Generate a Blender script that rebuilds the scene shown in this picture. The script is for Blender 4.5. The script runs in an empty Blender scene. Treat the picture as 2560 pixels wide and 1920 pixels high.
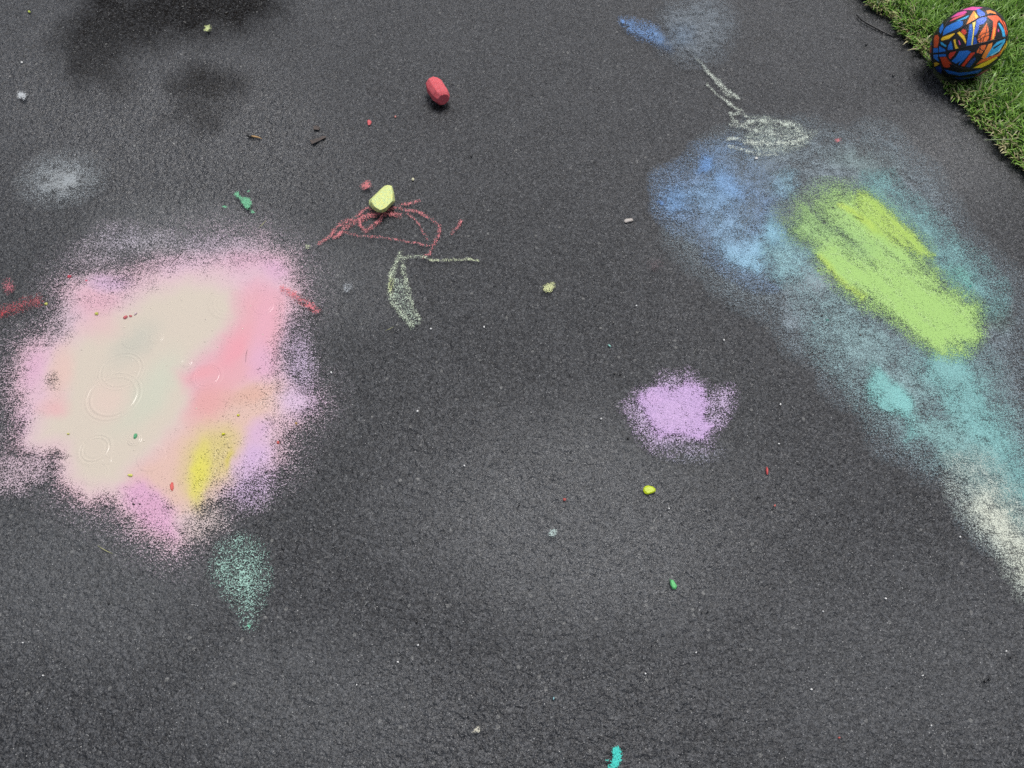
import bpy, bmesh, math, random
import numpy as np
from mathutils import Vector, Matrix

random.seed(7)
rng = np.random.default_rng(11)
sc = bpy.context.scene
COL = sc.collection

# ------------------------------------------------------------------ camera
H, PITCH, FPX, PW, PH = 1.5, 60.0, 1775.0, 2560.0, 1920.0
cam_data = bpy.data.cameras.new('camera')
cam_data.sensor_width = 36.0
cam_data.lens = FPX / PW * 36.0
cam_data.clip_start = 0.02
cam_data.clip_end = 500
cam = bpy.data.objects.new('camera', cam_data)
cam.location = (0, 0, H)
cam.rotation_euler = (math.radians(90 - PITCH), 0, 0)
COL.objects.link(cam)
sc.camera = cam

# ------------------------------------------------------------------ sky and sun (overcast, wet day)
SUN_EL, SUN_AZ = 69.0, 22.0          # azimuth from +Y towards +X
world = bpy.data.worlds.new('World')
sc.world = world
world.use_nodes = True
wn, wl = world.node_tree.nodes, world.node_tree.links
wn.clear()
sky = wn.new('ShaderNodeTexSky')
sky.sky_type = 'NISHITA'
sky.sun_disc = False
sky.sun_elevation = math.radians(SUN_EL)
sky.sun_rotation = math.radians(SUN_AZ)
sky.air_density = 1.0
sky.dust_density = 4.0
sky.ozone_density = 1.0
hs = wn.new('ShaderNodeHueSaturation')
hs.inputs['Saturation'].default_value = 0.55
bg = wn.new('ShaderNodeBackground')
bg.inputs['Strength'].default_value = 0.10
wo = wn.new('ShaderNodeOutputWorld')
wl.new(sky.outputs[0], hs.inputs['Color'])
wl.new(hs.outputs[0], bg.inputs['Color'])
wl.new(bg.outputs[0], wo.inputs['Surface'])

sd_ = bpy.data.lights.new('sun', 'SUN')
sd_.energy = 1.5
sd_.angle = math.radians(24)
sd_.color = (1.0, 0.985, 0.96)
sun = bpy.data.objects.new('sun', sd_)
_d = Vector((math.sin(math.radians(SUN_AZ)) * math.cos(math.radians(SUN_EL)),
             math.cos(math.radians(SUN_AZ)) * math.cos(math.radians(SUN_EL)),
             math.sin(math.radians(SUN_EL))))
sun.rotation_euler = _d.to_track_quat('Z', 'Y').to_euler()
sun.location = (0, 0, 5)
COL.objects.link(sun)

sc.view_settings.view_transform = 'Standard'
sc.view_settings.look = 'None'
sc.view_settings.gamma = 1
sc.view_settings.use_curve_mapping = False
sc.view_settings.exposure = 0.62
sc.render.engine = 'CYCLES'
sc.cycles.transparent_max_bounces = 16
sc.cycles.max_bounces = 4
sc.cycles.diffuse_bounces = 2
sc.cycles.glossy_bounces = 2
sc.cycles.use_denoising = False
sc.cycles.adaptive_threshold = .015

# ------------------------------------------------------------------ photo pixel <-> place
_p = math.radians(90 - PITCH)
UP = np.array([0, math.cos(_p), math.sin(_p)])
FW = np.array([0, math.sin(_p), -math.cos(_p)])
RT = np.array([1.0, 0, 0])

def ray(u, v):
    return RT * ((u - 1280) / FPX) + UP * ((960 - v) / FPX) + FW

def gnd(u, v, z=0.0):
    d = ray(u, v)
    t = (z - H) / d[2]
    return np.array([0, 0, H]) + d * t

def to_px(x, y, z=0.0):
    dx, dy, dz = x, y, z - H
    zc = dy * FW[1] + dz * FW[2]
    yc = dy * UP[1] + dz * UP[2]
    return 1280 + FPX * dx / zc, 960 - FPX * yc / zc

def fA(*pts): return [(x * .5425, 500 + y * .5425) for x, y in pts]          # three working frames of points
def fB(*pts): return [(1500 + x * .7534, 250 + y * .7534) for x, y in pts]
def fT(c, r, *pts): return [(c * 640 + x / 3.456, r * 480 + y / 3.456) for x, y in pts]
def fO(*pts): return [(x * 1.1573, y * 1.1573) for x, y in pts]

def lin(c):
    return tuple(((v / 255) / 12.92 if v / 255 <= .04045 else ((v / 255 + .055) / 1.055) ** 2.4) for v in c)
ALB = 0.66
def alb(c):
    return tuple(v * ALB for v in lin(c))

# ------------------------------------------------------------------ numpy noise
_tab = rng.random((256, 256))
def vnoise(x, y):
    xi = np.floor(x).astype(int); yi = np.floor(y).astype(int)
    fx = x - xi; fy = y - yi
    fx = fx * fx * (3 - 2 * fx); fy = fy * fy * (3 - 2 * fy)
    a = _tab[xi & 255, yi & 255]; b = _tab[(xi + 1) & 255, yi & 255]
    c = _tab[xi & 255, (yi + 1) & 255]; d = _tab[(xi + 1) & 255, (yi + 1) & 255]
    return (a * (1 - fx) + b * fx) * (1 - fy) + (c * (1 - fx) + d * fx) * fy
def fbm(x, y, octs=4, gain=.55):
    s = 0; a = 1; t = 0
    for k in range(octs):
        s = s + a * vnoise(x * 2 ** k + 17.3 * k, y * 2 ** k + 5.1 * k)
        t += a; a *= gain
    return s / t
def sstep(a, b, x):
    t = np.clip((x - a) / (b - a), 0, 1)
    return t * t * (3 - 2 * t)

def in_poly_sd(px, py, poly):
    """signed distance, positive inside"""
    n = len(poly)
    inside = np.zeros(px.shape, bool)
    dmin = np.full(px.shape, 1e9)
    for i in range(n):
        x0, y0 = poly[i]; x1, y1 = poly[(i + 1) % n]
        ex, ey = x1 - x0, y1 - y0
        L = ex * ex + ey * ey + 1e-9
        t = np.clip(((px - x0) * ex + (py - y0) * ey) / L, 0, 1)
        dmin = np.minimum(dmin, np.hypot(px - x0 - t * ex, py - y0 - t * ey))
        if abs(ey) > 1e-9:
            c = ((y0 > py) != (y1 > py)) & (px < ex * (py - y0) / ey + x0)
            inside ^= c
    return np.where(inside, dmin, -dmin)

class Field:
    """chalk laid down on the ground: density and colour at photo-plane points"""
    def __init__(s, u, v, warp=14, wscale=55, seed=0, sparse=1.0):
        s.sparse = sparse
        s.u0, s.v0 = u, v
        wx = (fbm(u / wscale + seed, v / wscale, 5) - .5) * 2 * warp
        wy = (fbm(u / wscale + 40 + seed, v / wscale + 9, 5) - .5) * 2 * warp
        s.u, s.v = u + wx, v + wy
        s.d = np.zeros(u.shape)
        s.c = np.zeros(u.shape + (3,))
        s.w = np.zeros(u.shape)
    def _lay(s, m, col, mode='max'):
        if mode == 'max':
            s.d = np.maximum(s.d, m)
        elif mode == 'cut':
            s.d = s.d * (1 - m)
        elif mode == 'add':
            s.d = np.clip(s.d + m, 0, 1.15)
        if col is not None:
            a = np.clip(m * 1.6, 0, 1)
            aw = np.where(s.w < .02, 1, a)[..., None]
            s.c = s.c * (1 - aw) + np.array(lin(col)) * aw
            s.w = np.maximum(s.w, m)
    def poly(s, pts, st, soft, col=None, mode='max', grow=0):
        sd = in_poly_sd(s.u, s.v, pts) + grow
        s._lay(st * sstep(-soft, soft * .6, sd), col, mode)
        return s
    def blob(s, c, rx, ry, rot, st, col=None, mode='max', p=1.0):
        a = math.radians(rot)
        x = s.u - c[0]; y = s.v - c[1]
        xr = (x * math.cos(a) + y * math.sin(a)) / rx
        yr = (-x * math.sin(a) + y * math.cos(a)) / ry
        r = np.hypot(xr, yr)
        s._lay(st * sstep(1.0, 0.15, r) ** p, col, mode)
        return s
    def line(s, pts, w, st, col=None, mode='max', ends=1.0):
        k_ = s.sparse; st = st * k_
        dmin = np.full(s.u.shape, 1e9); tt = np.zeros(s.u.shape)
        n = len(pts) - 1
        for i in range(n):
            x0, y0 = pts[i]; x1, y1 = pts[i + 1]
            ex, ey = x1 - x0, y1 - y0
            L = ex * ex + ey * ey + 1e-9
            t = np.clip(((s.u - x0) * ex + (s.v - y0) * ey) / L, 0, 1)
            d = np.hypot(s.u - x0 - t * ex, s.v - y0 - t * ey)
            tt = np.where(d < dmin, (i + t) / n, tt)
            dmin = np.minimum(dmin, d)
        vary = .45 + 1.05 * fbm(s.u0 / 11, s.v0 / 11, 4) if s.sparse < 1 else 1.0
        w = w * .88 if s.sparse < 1 else w
        s._lay(np.clip(st * sstep(w * 1.15, 0, dmin) * vary, 0, 1.1), col, mode)
        return s
    def tint(s, m, col):
        m = np.clip(m, 0, 1)[..., None]
        s.c = s.c * (1 - m) + np.array(lin(col)) * m
    def tpoly(s, pts, soft, col, k=1.0):
        s.tint(k * sstep(-soft, soft, in_poly_sd(s.u, s.v, pts)), col); return s
    def tblob(s, c, rx, ry, rot, col, k=1.0):
        a = math.radians(rot); x = s.u - c[0]; y = s.v - c[1]
        r = np.hypot((x * math.cos(a) + y * math.sin(a)) / rx, (-x * math.sin(a) + y * math.cos(a)) / ry)
        s.tint(k * sstep(1.0, 0.1, r), col); return s
    def streak(s, ang, along, across, amt, seed=5):
        a = math.radians(ang)
        x = (s.u0 * math.cos(a) + s.v0 * math.sin(a)) / along; y = (-s.u0 * math.sin(a) + s.v0 * math.cos(a)) / across
        n = fbm(x + seed, y + seed * 2, 4, .6)
        s.d = s.d * np.clip(1 + amt * (n - .5) * 2, 0, 2)
        return s
    def mottle(s, scale, amt, seed=3):
        n = fbm(s.u0 / scale + seed, s.v0 / scale + seed, 4)
        s.d = s.d * np.clip(1 + amt * (n - .5) * 2, 0, 2)
        return s

# ------------------------------------------------------------------ node helpers
class NT:
    def __init__(s, tree): s.t = tree; s.n = tree.nodes; s.l = tree.links
    def node(s, typ, **kw):
        n = s.n.new(typ)
        for k, v in kw.items(): setattr(n, k, v)
        return n
    def put(s, sock, val):
        if hasattr(val, 'is_output') or hasattr(val, 'links'): s.l.new(val, sock)
        else: sock.default_value = val
    def math(s, op, a, b=None, c=None, clamp=False):
        n = s.node('ShaderNodeMath', operation=op, use_clamp=clamp)
        s.put(n.inputs[0], a)
        if b is not None: s.put(n.inputs[1], b)
        if c is not None: s.put(n.inputs[2], c)
        return n.outputs[0]
    def noise(s, vec, scale, detail=2, rough=.5):
        n = s.node('ShaderNodeTexNoise')
        s.l.new(vec, n.inputs['Vector'])
        n.inputs['Scale'].default_value = scale; n.inputs['Detail'].default_value = detail
        n.inputs['Roughness'].default_value = rough
        return n.outputs[0]
    def vor(s, vec, scale, feature='F1'):
        n = s.node('ShaderNodeTexVoronoi', feature=feature)
        s.l.new(vec, n.inputs['Vector']); n.inputs['Scale'].default_value = scale
        return n
    def maprange(s, v, a, b, c=0.0, d=1.0, smooth=True):
        n = s.node('ShaderNodeMapRange', interpolation_type='SMOOTHSTEP' if smooth else 'LINEAR')
        s.put(n.inputs[0], v); s.put(n.inputs[1], a); s.put(n.inputs[2], b)
        n.inputs[3].default_value = c; n.inputs[4].default_value = d
        return n.outputs[0]
    def mix(s, f, a, b):
        n = s.node('ShaderNodeMix', data_type='RGBA')
        s.put(n.inputs[0], f)
        for k, v in ((6, a), (7, b)):
            if isinstance(v, (tuple, list)): n.inputs[k].default_value = (*v[:3], 1)
            else: s.l.new(v, n.inputs[k])
        return n.outputs[2]

def relief_group():
    g = bpy.data.node_groups.new('asphalt_relief', 'ShaderNodeTree')
    g.interface.new_socket('Height', in_out='OUTPUT', socket_type='NodeSocketFloat')
    g.interface.new_socket('Speck', in_out='OUTPUT', socket_type='NodeSocketFloat')
    g.interface.new_socket('Cloud', in_out='OUTPUT', socket_type='NodeSocketFloat')
    k = NT(g)
    out = k.node('NodeGroupOutput')
    geo = k.node('ShaderNodeNewGeometry')
    P = geo.outputs['Position']
    # flatten to the ground plane so that stacked films share the same grain
    m = k.node('ShaderNodeVectorMath', operation='MULTIPLY'); k.l.new(P, m.inputs[0]); m.inputs[1].default_value = (1, 1, 0)
    P = m.outputs[0]
    big = k.noise(P, 45, 3, .55)
    mid = k.noise(P, 130, 3, .6)
    v1 = k.vor(P, 210, 'SMOOTH_F1'); v1.inputs['Smoothness'].default_value = .35
    fine = k.noise(P, 430, 2, .6)
    h = k.math('MULTIPLY', k.math('SUBTRACT', 1.0, v1.outputs['Distance']), .42)
    h = k.math('MULTIPLY_ADD', mid, .75, h)
    h = k.math('MULTIPLY_ADD', big, .7, h)
    h = k.math('MULTIPLY_ADD', fine, .35, h)
    k.l.new(h, out.inputs['Height'])
    s = k.math('MULTIPLY_ADD', fine, .42, k.math('MULTIPLY', k.noise(P, 250, 3, .65), .36))
    s = k.math('MULTIPLY_ADD', k.noise(P, 110, 4, .7), .22, s)
    s = k.maprange(s, .425, .575, smooth=False)
    k.l.new(s, out.inputs['Speck'])
    # slow cloudiness of anything smeared over the ground
    c = k.maprange(k.noise(P, 30, 8, .72), .33, .67, -.5, .5, smooth=False)
    k.l.new(c, out.inputs['Cloud'])
    return g
RELIEF = relief_group()

def new_mat(name):
    m = bpy.data.materials.new(name); m.use_nodes = True
    m.node_tree.nodes.clear()
    return m, NT(m.node_tree)

def asphalt_mat():
    m, k = new_mat('wet_asphalt')
    out = k.node('ShaderNodeOutputMaterial'); b = k.node('ShaderNodeBsdfPrincipled')
    k.l.new(b.outputs[0], out.inputs[0])
    r = k.node('ShaderNodeGroup'); r.node_tree = RELIEF
    geo = k.node('ShaderNodeNewGeometry'); P = geo.outputs['Position']
    at = k.node('ShaderNodeAttribute', attribute_name='wet')
    sep = k.node('ShaderNodeSeparateColor'); k.l.new(at.outputs['Color'], sep.inputs[0])
    painted_dark, wet, film = sep.outputs[0], sep.outputs[1], sep.outputs[2]
    # binder with fine grains of stone
    tone = k.noise(P, 6, 4, .6)
    base = k.mix(k.maprange(tone, .3, .7), (.013, .0138, .0152), (.021, .022, .0242))
    base = k.mix(painted_dark, base, (.008, .0065, .005))  # dark reflections and contact shade painted into the base colour
    v = k.vor(P, 300); vs = k.node('ShaderNodeSeparateColor'); k.l.new(v.outputs['Color'], vs.inputs[0])
    grain = k.math('MULTIPLY', k.maprange(vs.outputs[0], .35, 1.0, 0, .8, smooth=False), k.math('MULTIPLY_ADD', painted_dark, -.55, 1.0))
    base = k.mix(grain, base, (.080, .083, .088))
    vb = k.vor(P, 170); vbs = k.node('ShaderNodeSeparateColor'); k.l.new(vb.outputs['Color'], vbs.inputs[0])
    base = k.mix(k.maprange(vbs.outputs[2], .55, 1.0, 0, .45, smooth=False), base, (.062, .064, .068))
    base = k.mix(k.maprange(vbs.outputs[1], .60, .64, 0, .5), base, (.006, .006, .007))
    v2 = k.vor(P, 150); v2s = k.node('ShaderNodeSeparateColor'); k.l.new(v2.outputs['Color'], v2s.inputs[0])
    sp = k.math('MULTIPLY', k.maprange(v2s.outputs[1], .93, .95), k.maprange(v2.outputs['Distance'], .42, .30))
    base = k.mix(k.math('MULTIPLY', sp, .4), base, (.15, .15, .148))
    v3 = k.vor(P, 380); v3s = k.node('ShaderNodeSeparateColor'); k.l.new(v3.outputs['Color'], v3s.inputs[0])
    sp3 = k.math('MULTIPLY', k.maprange(v3s.outputs[2], .955, .965), k.maprange(v3.outputs['Distance'], .42, .28))
    base = k.mix(k.math('MULTIPLY', sp3, k.math('MULTIPLY_ADD', v3s.outputs[0], .8, .1)), base, (.40, .40, .39))
    v4 = k.vor(P, 75); v4s = k.node('ShaderNodeSeparateColor'); k.l.new(v4.outputs['Color'], v4s.inputs[0])
    sp4 = k.math('MULTIPLY', k.maprange(v4s.outputs[0], .975, .98), k.maprange(v4.outputs['Distance'], .33, .26))
    base = k.mix(k.math('MULTIPLY', sp4, .5), base, (.20, .20, .19))
    # crevices hold dark grit
    # thin chalk haze, plus wet sheen painted as a paler colour
    base = k.mix(k.math('MULTIPLY', film, k.maprange(r.outputs['Speck'], .2, .9, .25, 1.0)), base, (.20, .21, .215))
    k.l.new(base, b.inputs['Base Color'])
    rough = k.math('MULTIPLY_ADD', wet, -.18, .36)
    k.l.new(k.math('MULTIPLY_ADD', k.noise(P, 90, 2), .14, rough), b.inputs['Roughness'])
    b.inputs['IOR'].default_value = 1.42
    spec = k.math('MULTIPLY_ADD', painted_dark, -.62, k.math('MULTIPLY_ADD', wet, .42, .44))
    k.l.new(spec, b.inputs['Specular IOR Level'])
    bp = k.node('ShaderNodeBump'); bp.inputs['Strength'].default_value = 1.0
    k.l.new(k.math('MULTIPLY_ADD', film, -.0010, .0048), bp.inputs['Distance'])
    k.l.new(r.outputs['Height'], bp.inputs['Height'])
    k.l.new(bp.outputs[0], b.inputs['Normal'])
    return m

def chalk_mat(name, contrast=1.1, width=.12, cloud=.5, film=.0, rough=.55, liquid=False, bump=.0032):
    m, k = new_mat(name)
    out = k.node('ShaderNodeOutputMaterial'); b = k.node('ShaderNodeBsdfPrincipled')
    tr = k.node('ShaderNodeBsdfTransparent'); mx = k.node('ShaderNodeMixShader')
    r = k.node('ShaderNodeGroup'); r.node_tree = RELIEF
    at = k.node('ShaderNodeAttribute', attribute_name='chalk')
    ad = k.node('ShaderNodeAttribute', attribute_name='cover')
    d0 = ad.outputs['Fac']
    # cloudiness works where the chalk is neither absent nor solid
    amt = k.math('MULTIPLY', k.math('MULTIPLY', d0, k.math('SUBTRACT', 1.1, d0, clamp=True)), 4 * cloud)
    d = k.math('MULTIPLY_ADD', r.outputs['Cloud'], amt, d0)
    thr = k.math('MULTIPLY_ADD', k.math('SUBTRACT', .5, d), contrast, .5)
    cov = k.maprange(r.outputs['Speck'], k.math('SUBTRACT', thr, width), k.math('ADD', thr, width))
    cov = k.math('MULTIPLY', cov, k.maprange(d0, .0, .12))
    if film > 0:
        cov = k.math('MAXIMUM', cov, k.math('MULTIPLY', k.math('MULTIPLY', d, d0), film * 1.35))
    k.l.new(cov, mx.inputs[0])
    k.l.new(tr.outputs[0], mx.inputs[1]); k.l.new(b.outputs[0], mx.inputs[2])
    k.l.new(mx.outputs[0], out.inputs[0])
    sp = k.noise(k.node('ShaderNodeNewGeometry').outputs['Position'], 320, 2)
    sc_ = k.node('ShaderNodeVectorMath', operation='SCALE')
    k.l.new(at.outputs['Color'], sc_.inputs[0])
    if liquid: k.l.new(k.math('MULTIPLY_ADD', sp, .06, ALB - .03), sc_.inputs['Scale'])
    else: k.l.new(k.math('MULTIPLY_ADD', sp, .35, ALB - .17), sc_.inputs['Scale'])
    k.l.new(sc_.outputs[0], b.inputs['Base Color'])
    b.inputs['IOR'].default_value = 1.36
    bp = k.node('ShaderNodeBump'); bp.inputs['Strength'].default_value = 1
    if liquid:
        fl = k.maprange(d, .62, 1.0)
        k.l.new(k.math('MULTIPLY_ADD', fl, -(bump - .00004), bump), bp.inputs['Distance'])
        k.l.new(k.math('MULTIPLY_ADD', fl, -.26, .42), b.inputs['Roughness'])
    else:
        bp.inputs['Distance'].default_value = bump
        b.inputs['Roughness'].default_value = rough
    k.l.new(r.outputs['Height'], bp.inputs['Height'])
    k.l.new(bp.outputs[0], b.inputs['Normal'])
    return m

def plain_mat(name, col, rough=.6, spec=.4, bump=0, bscale=200, var=.15, pits=0, col2=None):
    m, k = new_mat(name)
    out = k.node('ShaderNodeOutputMaterial'); b = k.node('ShaderNodeBsdfPrincipled'); k.l.new(b.outputs[0], out.inputs[0])
    geo = k.node('ShaderNodeNewGeometry'); P = geo.outputs['Position']
    n = k.noise(P, bscale * .25, 4, .6)
    c2 = col2 if col2 else tuple(c * (1 - var * 2) for c in col)
    c = k.mix(k.maprange(n, .35, .65), tuple(c * (1 + var * .3) for c in col), c2)
    if pits:
        v = k.vor(P, pits); vs = k.node('ShaderNodeSeparateColor'); k.l.new(v.outputs['Color'], vs.inputs[0])
        dot = k.math('MULTIPLY', k.maprange(vs.outputs[0], .80, .82), k.maprange(v.outputs['Distance'], .26, .16))
        c = k.mix(k.math('MULTIPLY', dot, .85), c, tuple(q * .12 for q in col))
    k.l.new(c, b.inputs['Base Color'])
    b.inputs['Roughness'].default_value = rough
    b.inputs['Specular IOR Level'].default_value = spec
    if bump:
        bp = k.node('ShaderNodeBump'); bp.inputs['Distance'].default_value = bump
        k.l.new(k.noise(P, bscale, 3, .6), bp.inputs['Height']); k.l.new(bp.outputs[0], b.inputs['Normal'])
    return m

# ------------------------------------------------------------------ object helpers
def tag(o, label=None, cat=None, group=None, kind=None):
    if label: o['label'] = label
    if cat: o['category'] = cat
    if group: o['group'] = group
    if kind: o['kind'] = kind
    return o

def mesh_obj(name, verts, faces, mat, parent=None, smooth=False, recenter=False):
    me = bpy.data.meshes.new(name)
    verts = np.asarray(verts, float)
    loc = None
    if recenter:
        loc = verts.mean(axis=0); loc[2] = verts[:, 2].min()
        verts = verts - loc
    me.from_pydata(verts.tolist(), [], faces)
    me.update()
    if smooth: me.polygons.foreach_set('use_smooth', [True] * len(me.polygons))
    o = bpy.data.objects.new(name, me); COL.objects.link(o)
    if mat: me.materials.append(mat)
    if loc is not None: o.location = loc
    if parent: o.parent = parent
    return o

def grid_mesh(name, X, Y, Z, mat, keep=None, attrs=None):
    """X,Y,Z arrays (ny,nx); keep: bool mask per vertex"""
    ny, nx = X.shape
    idx = np.arange(ny * nx).reshape(ny, nx)
    q = np.stack([idx[:-1, :-1], idx[:-1, 1:], idx[1:, 1:], idx[1:, :-1]], -1).reshape(-1, 4)
    if keep is not None:
        kf = keep.reshape(-1)
        q = q[kf[q].any(axis=1)]
    used = np.unique(q)
    remap = -np.ones(ny * nx, int); remap[used] = np.arange(len(used))
    q = remap[q]
    co = np.stack([X, Y, Z], -1).reshape(-1, 3)[used]
    me = bpy.data.meshes.new(name)
    me.vertices.add(len(co)); me.vertices.foreach_set('co', co.astype(np.float32).ravel())
    me.loops.add(q.size); me.loops.foreach_set('vertex_index', q.astype(np.int32).ravel())
    me.polygons.add(len(q)); me.polygons.foreach_set('loop_start', np.arange(0, q.size, 4, dtype=np.int32))
    me.polygons.foreach_set('loop_total', np.full(len(q), 4, np.int32))
    me.update(calc_edges=True); me.validate()
    for nm, (typ, arr) in (attrs or {}).items():
        a = me.attributes.new(nm, typ, 'POINT')
        if typ == 'FLOAT_COLOR':
            c = np.ones((ny * nx, 4), np.float32); c[:, :3] = arr.reshape(-1, 3)
            a.data.foreach_set('color', c[used].ravel())
        else:
            a.data.foreach_set('value', arr.reshape(-1)[used].astype(np.float32))
    me.polygons.foreach_set('use_smooth', [True] * len(q))
    me.materials.append(mat)
    o = bpy.data.objects.new(name, me); COL.objects.link(o)
    return o

# ------------------------------------------------------------------ GROUND: the asphalt driveway
def axis(lo, hi, fine_lo, fine_hi, step):
    a = list(np.arange(fine_lo, fine_hi + 1e-6, step))
    k, s = fine_lo, step
    left = []
    while k > lo: s *= 1.6; k -= s; left.append(k)
    k, s = fine_hi, step
    right = []
    while k < hi: s *= 1.6; k += s; right.append(k)
    return np.array(left[::-1] + a + right)
def axis2(lo, hi, pts, s0, s1):
    left, right = [], []
    k, s = pts[0], s0
    while k > lo: s *= 1.5; k -= s; left.append(k)
    k, s = pts[-1], s1
    while k < hi: s *= 1.5; k += s; right.append(k)
    return np.array(left[::-1] + list(pts) + right)
yy = [-.06]
while yy[-1] < 2.5: yy.append(yy[-1] + .0030 + .0016 * max(0, yy[-1]) / 2.5)
ax = axis2(-60, 60, np.arange(-1.88, 1.88, .0034), .0034, .0034); ay = axis2(-60, 90, yy, .0034, .005)
X, Y = np.meshgrid(ax, ay)
near0 = (np.abs(X) < 1.9) & (Y > -.07) & (Y < 2.52)
X = X + near0 * (rng.random(X.shape) - .5) * .0016
Y = Y + near0 * (rng.random(X.shape) - .5) * .0016
U, V = to_px(X, np.clip(Y, -.7, 60))
near = (np.abs(X) < 2.6) & (Y > -.4) & (Y < 3.4)
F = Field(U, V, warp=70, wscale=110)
# dark reflections in the wet surface, painted as brown tone, upper left
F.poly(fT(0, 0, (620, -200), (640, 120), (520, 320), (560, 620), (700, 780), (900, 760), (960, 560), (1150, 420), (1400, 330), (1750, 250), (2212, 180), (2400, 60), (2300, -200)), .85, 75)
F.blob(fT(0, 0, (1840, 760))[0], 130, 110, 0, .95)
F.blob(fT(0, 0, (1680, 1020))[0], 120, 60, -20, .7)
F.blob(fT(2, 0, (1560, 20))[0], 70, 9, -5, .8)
F0 = Field(U, V, warp=4, wscale=20)  # contact shade painted under the two stubs and beside the ball
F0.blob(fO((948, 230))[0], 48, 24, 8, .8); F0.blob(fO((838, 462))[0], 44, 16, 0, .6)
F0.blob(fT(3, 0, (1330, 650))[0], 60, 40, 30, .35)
painted_dark = np.where(near, np.maximum(F.d, F0.d), 0)
W_ = Field(U, V, warp=90, wscale=200, seed=77)
W_.blob((420, 360), 760, 360, 15, .95); W_.blob((1480, 1300), 760, 400, 12, .75); W_.blob((1300, 1800), 900, 300, 0, .5)
W_.blob((700, 680), 420, 240, 20, .6); W_.blob((2300, 420), 300, 200, 20, .5)
wet = .12 + W_.d + .25 * (fbm(X * 3, Y * 3, 3) - .3)
wet = np.where(near, np.clip(wet, 0, 1), .5)
F2 = Field(U, V, warp=40, wscale=140, seed=5)  # chalk haze and painted wet sheen, both as a paler tone
F2.blob(fO((1240, 1180))[0], 700, 380, 10, .20)
F2.blob(fO((1330, 1010))[0], 480, 230, 8, .18)
F2.blob(fO((450, 520))[0], 420, 150, 5, .28)
F2.blob(fO((760, 600))[0], 200, 160, 40, .12)
F2.blob(fO((180, 1250))[0], 560, 360, 0, .24)
F2.blob(fO((2050, 330))[0], 330, 170, 25, .18)
F2.blob(fO((650, 1500))[0], 500, 300, 0, .18)
F2.blob(fO((1950, 1450))[0], 700, 400, 0, .16)
film = np.where(near, F2.d, 0.05)
def crust(x, y):
    wx = (fbm(x * 60 + 7, y * 60, 2) - .5) * .012
    a = fbm((x + wx) * 125, (y - wx) * 155, 3, .6)
    r = 1 - np.abs(2 * fbm(x * 95 + 31, (y + wx) * 125 + 12, 2) - 1) * 2.2      # narrow cracks between lumps
    return np.clip((a - .5) * 2.2, -1, 1) - 1.0 * np.clip(r, 0, 1) ** 3
Z = np.where(near0, crust(X, Y), -.6)
Z = (Z - 1.0) * .0027 * np.where(near0, .75 + .6 * wet, 1)
Z -= np.where(near0, 0, 0)
asphalt = grid_mesh('ground', X, Y, Z, asphalt_mat(), attrs={'wet': ('FLOAT_COLOR', np.stack([painted_dark, wet, film], -1))})
tag(asphalt, 'wet dark grey asphalt driveway', None, None, 'structure')

# ------------------------------------------------------------------ LAWN
edge_px = fT(3, 0, (860, -60), (905, 10), (985, 70), (1060, 180), (1130, 285), (1225, 350), (1330, 440), (1385, 520), (1450, 650), (1560, 745), (1650, 860), (1750, 970), (1870, 1100), (1960, 1200), (2060, 1330), (2150, 1420), (2240, 1500))
edge = [gnd(*p)[:2] for p in edge_px]
e0, e1 = np.array(edge[0]), np.array(edge[-1])
dirn = (e0 - e1) / np.linalg.norm(e0 - e1)
far_e = e0 + dirn * 30; near_e = e1 - dirn * 30
line_pts = [near_e] + [e1 - dirn * q for q in (3, 1.5, .8, .4)] + list(edge[::-1]) + [e0 + dirn * q for q in (.3, .8, 1.5, 3)] + [far_e]
nrm = np.array([dirn[1], -dirn[0]])      # into the lawn (+x)
if nrm[0] < 0: nrm = -nrm
# finely ragged soil edge
fine_pts = []
for a, b in zip(line_pts[:-1], line_pts[1:]):
    L = np.linalg.norm(b - a); n = max(1, min(60, int(L / .008)))
    for i in range(n): fine_pts.append(a + (b - a) * i / n)
fine_pts.append(line_pts[-1])
vs, fs = [], []
offs = [(0, -.002), (.006, .006), (.02, .010), (.12, .012), (.6, .012), (4, .012), (60, .012)]
for i, p in enumerate(fine_pts):
    j = (fbm(np.array(i * .31), np.array(2.2), 3) - .5) * .018
    for o, z in offs:
        q = p + nrm * (o + (j if o < .1 else 0))
        vs.append((q[0], q[1], z + (rng.random() - .5) * .003 * (o > 0) * (o < 1)))
no = len(offs)
for i in range(len(fine_pts) - 1):
    for k_ in range(no - 1):
        a = i * no + k_
        fs.append((a, a + 1, a + no + 1, a + no))
soil_m, k = new_mat('lawn_soil')
out = k.node('ShaderNodeOutputMaterial'); b = k.node('ShaderNodeBsdfPrincipled'); k.l.new(b.outputs[0], out.inputs[0])
P = k.node('ShaderNodeNewGeometry').outputs['Position']
k.l.new(k.mix(k.maprange(k.noise(P, 60, 4, .7), .4, .6), (.022, .030, .012), (.045, .055, .018)), b.inputs['Base Color'])
b.inputs['Roughness'].default_value = .9
bp = k.node('ShaderNodeBump'); bp.inputs['Distance'].default_value = .01
k.l.new(k.noise(P, 120, 4, .7), bp.inputs['Height']); k.l.new(bp.outputs[0], b.inputs['Normal'])
soil = mesh_obj('lawn', vs, fs, soil_m)
tag(soil, 'green lawn bank beside the driveway', None, None, 'structure')

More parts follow.
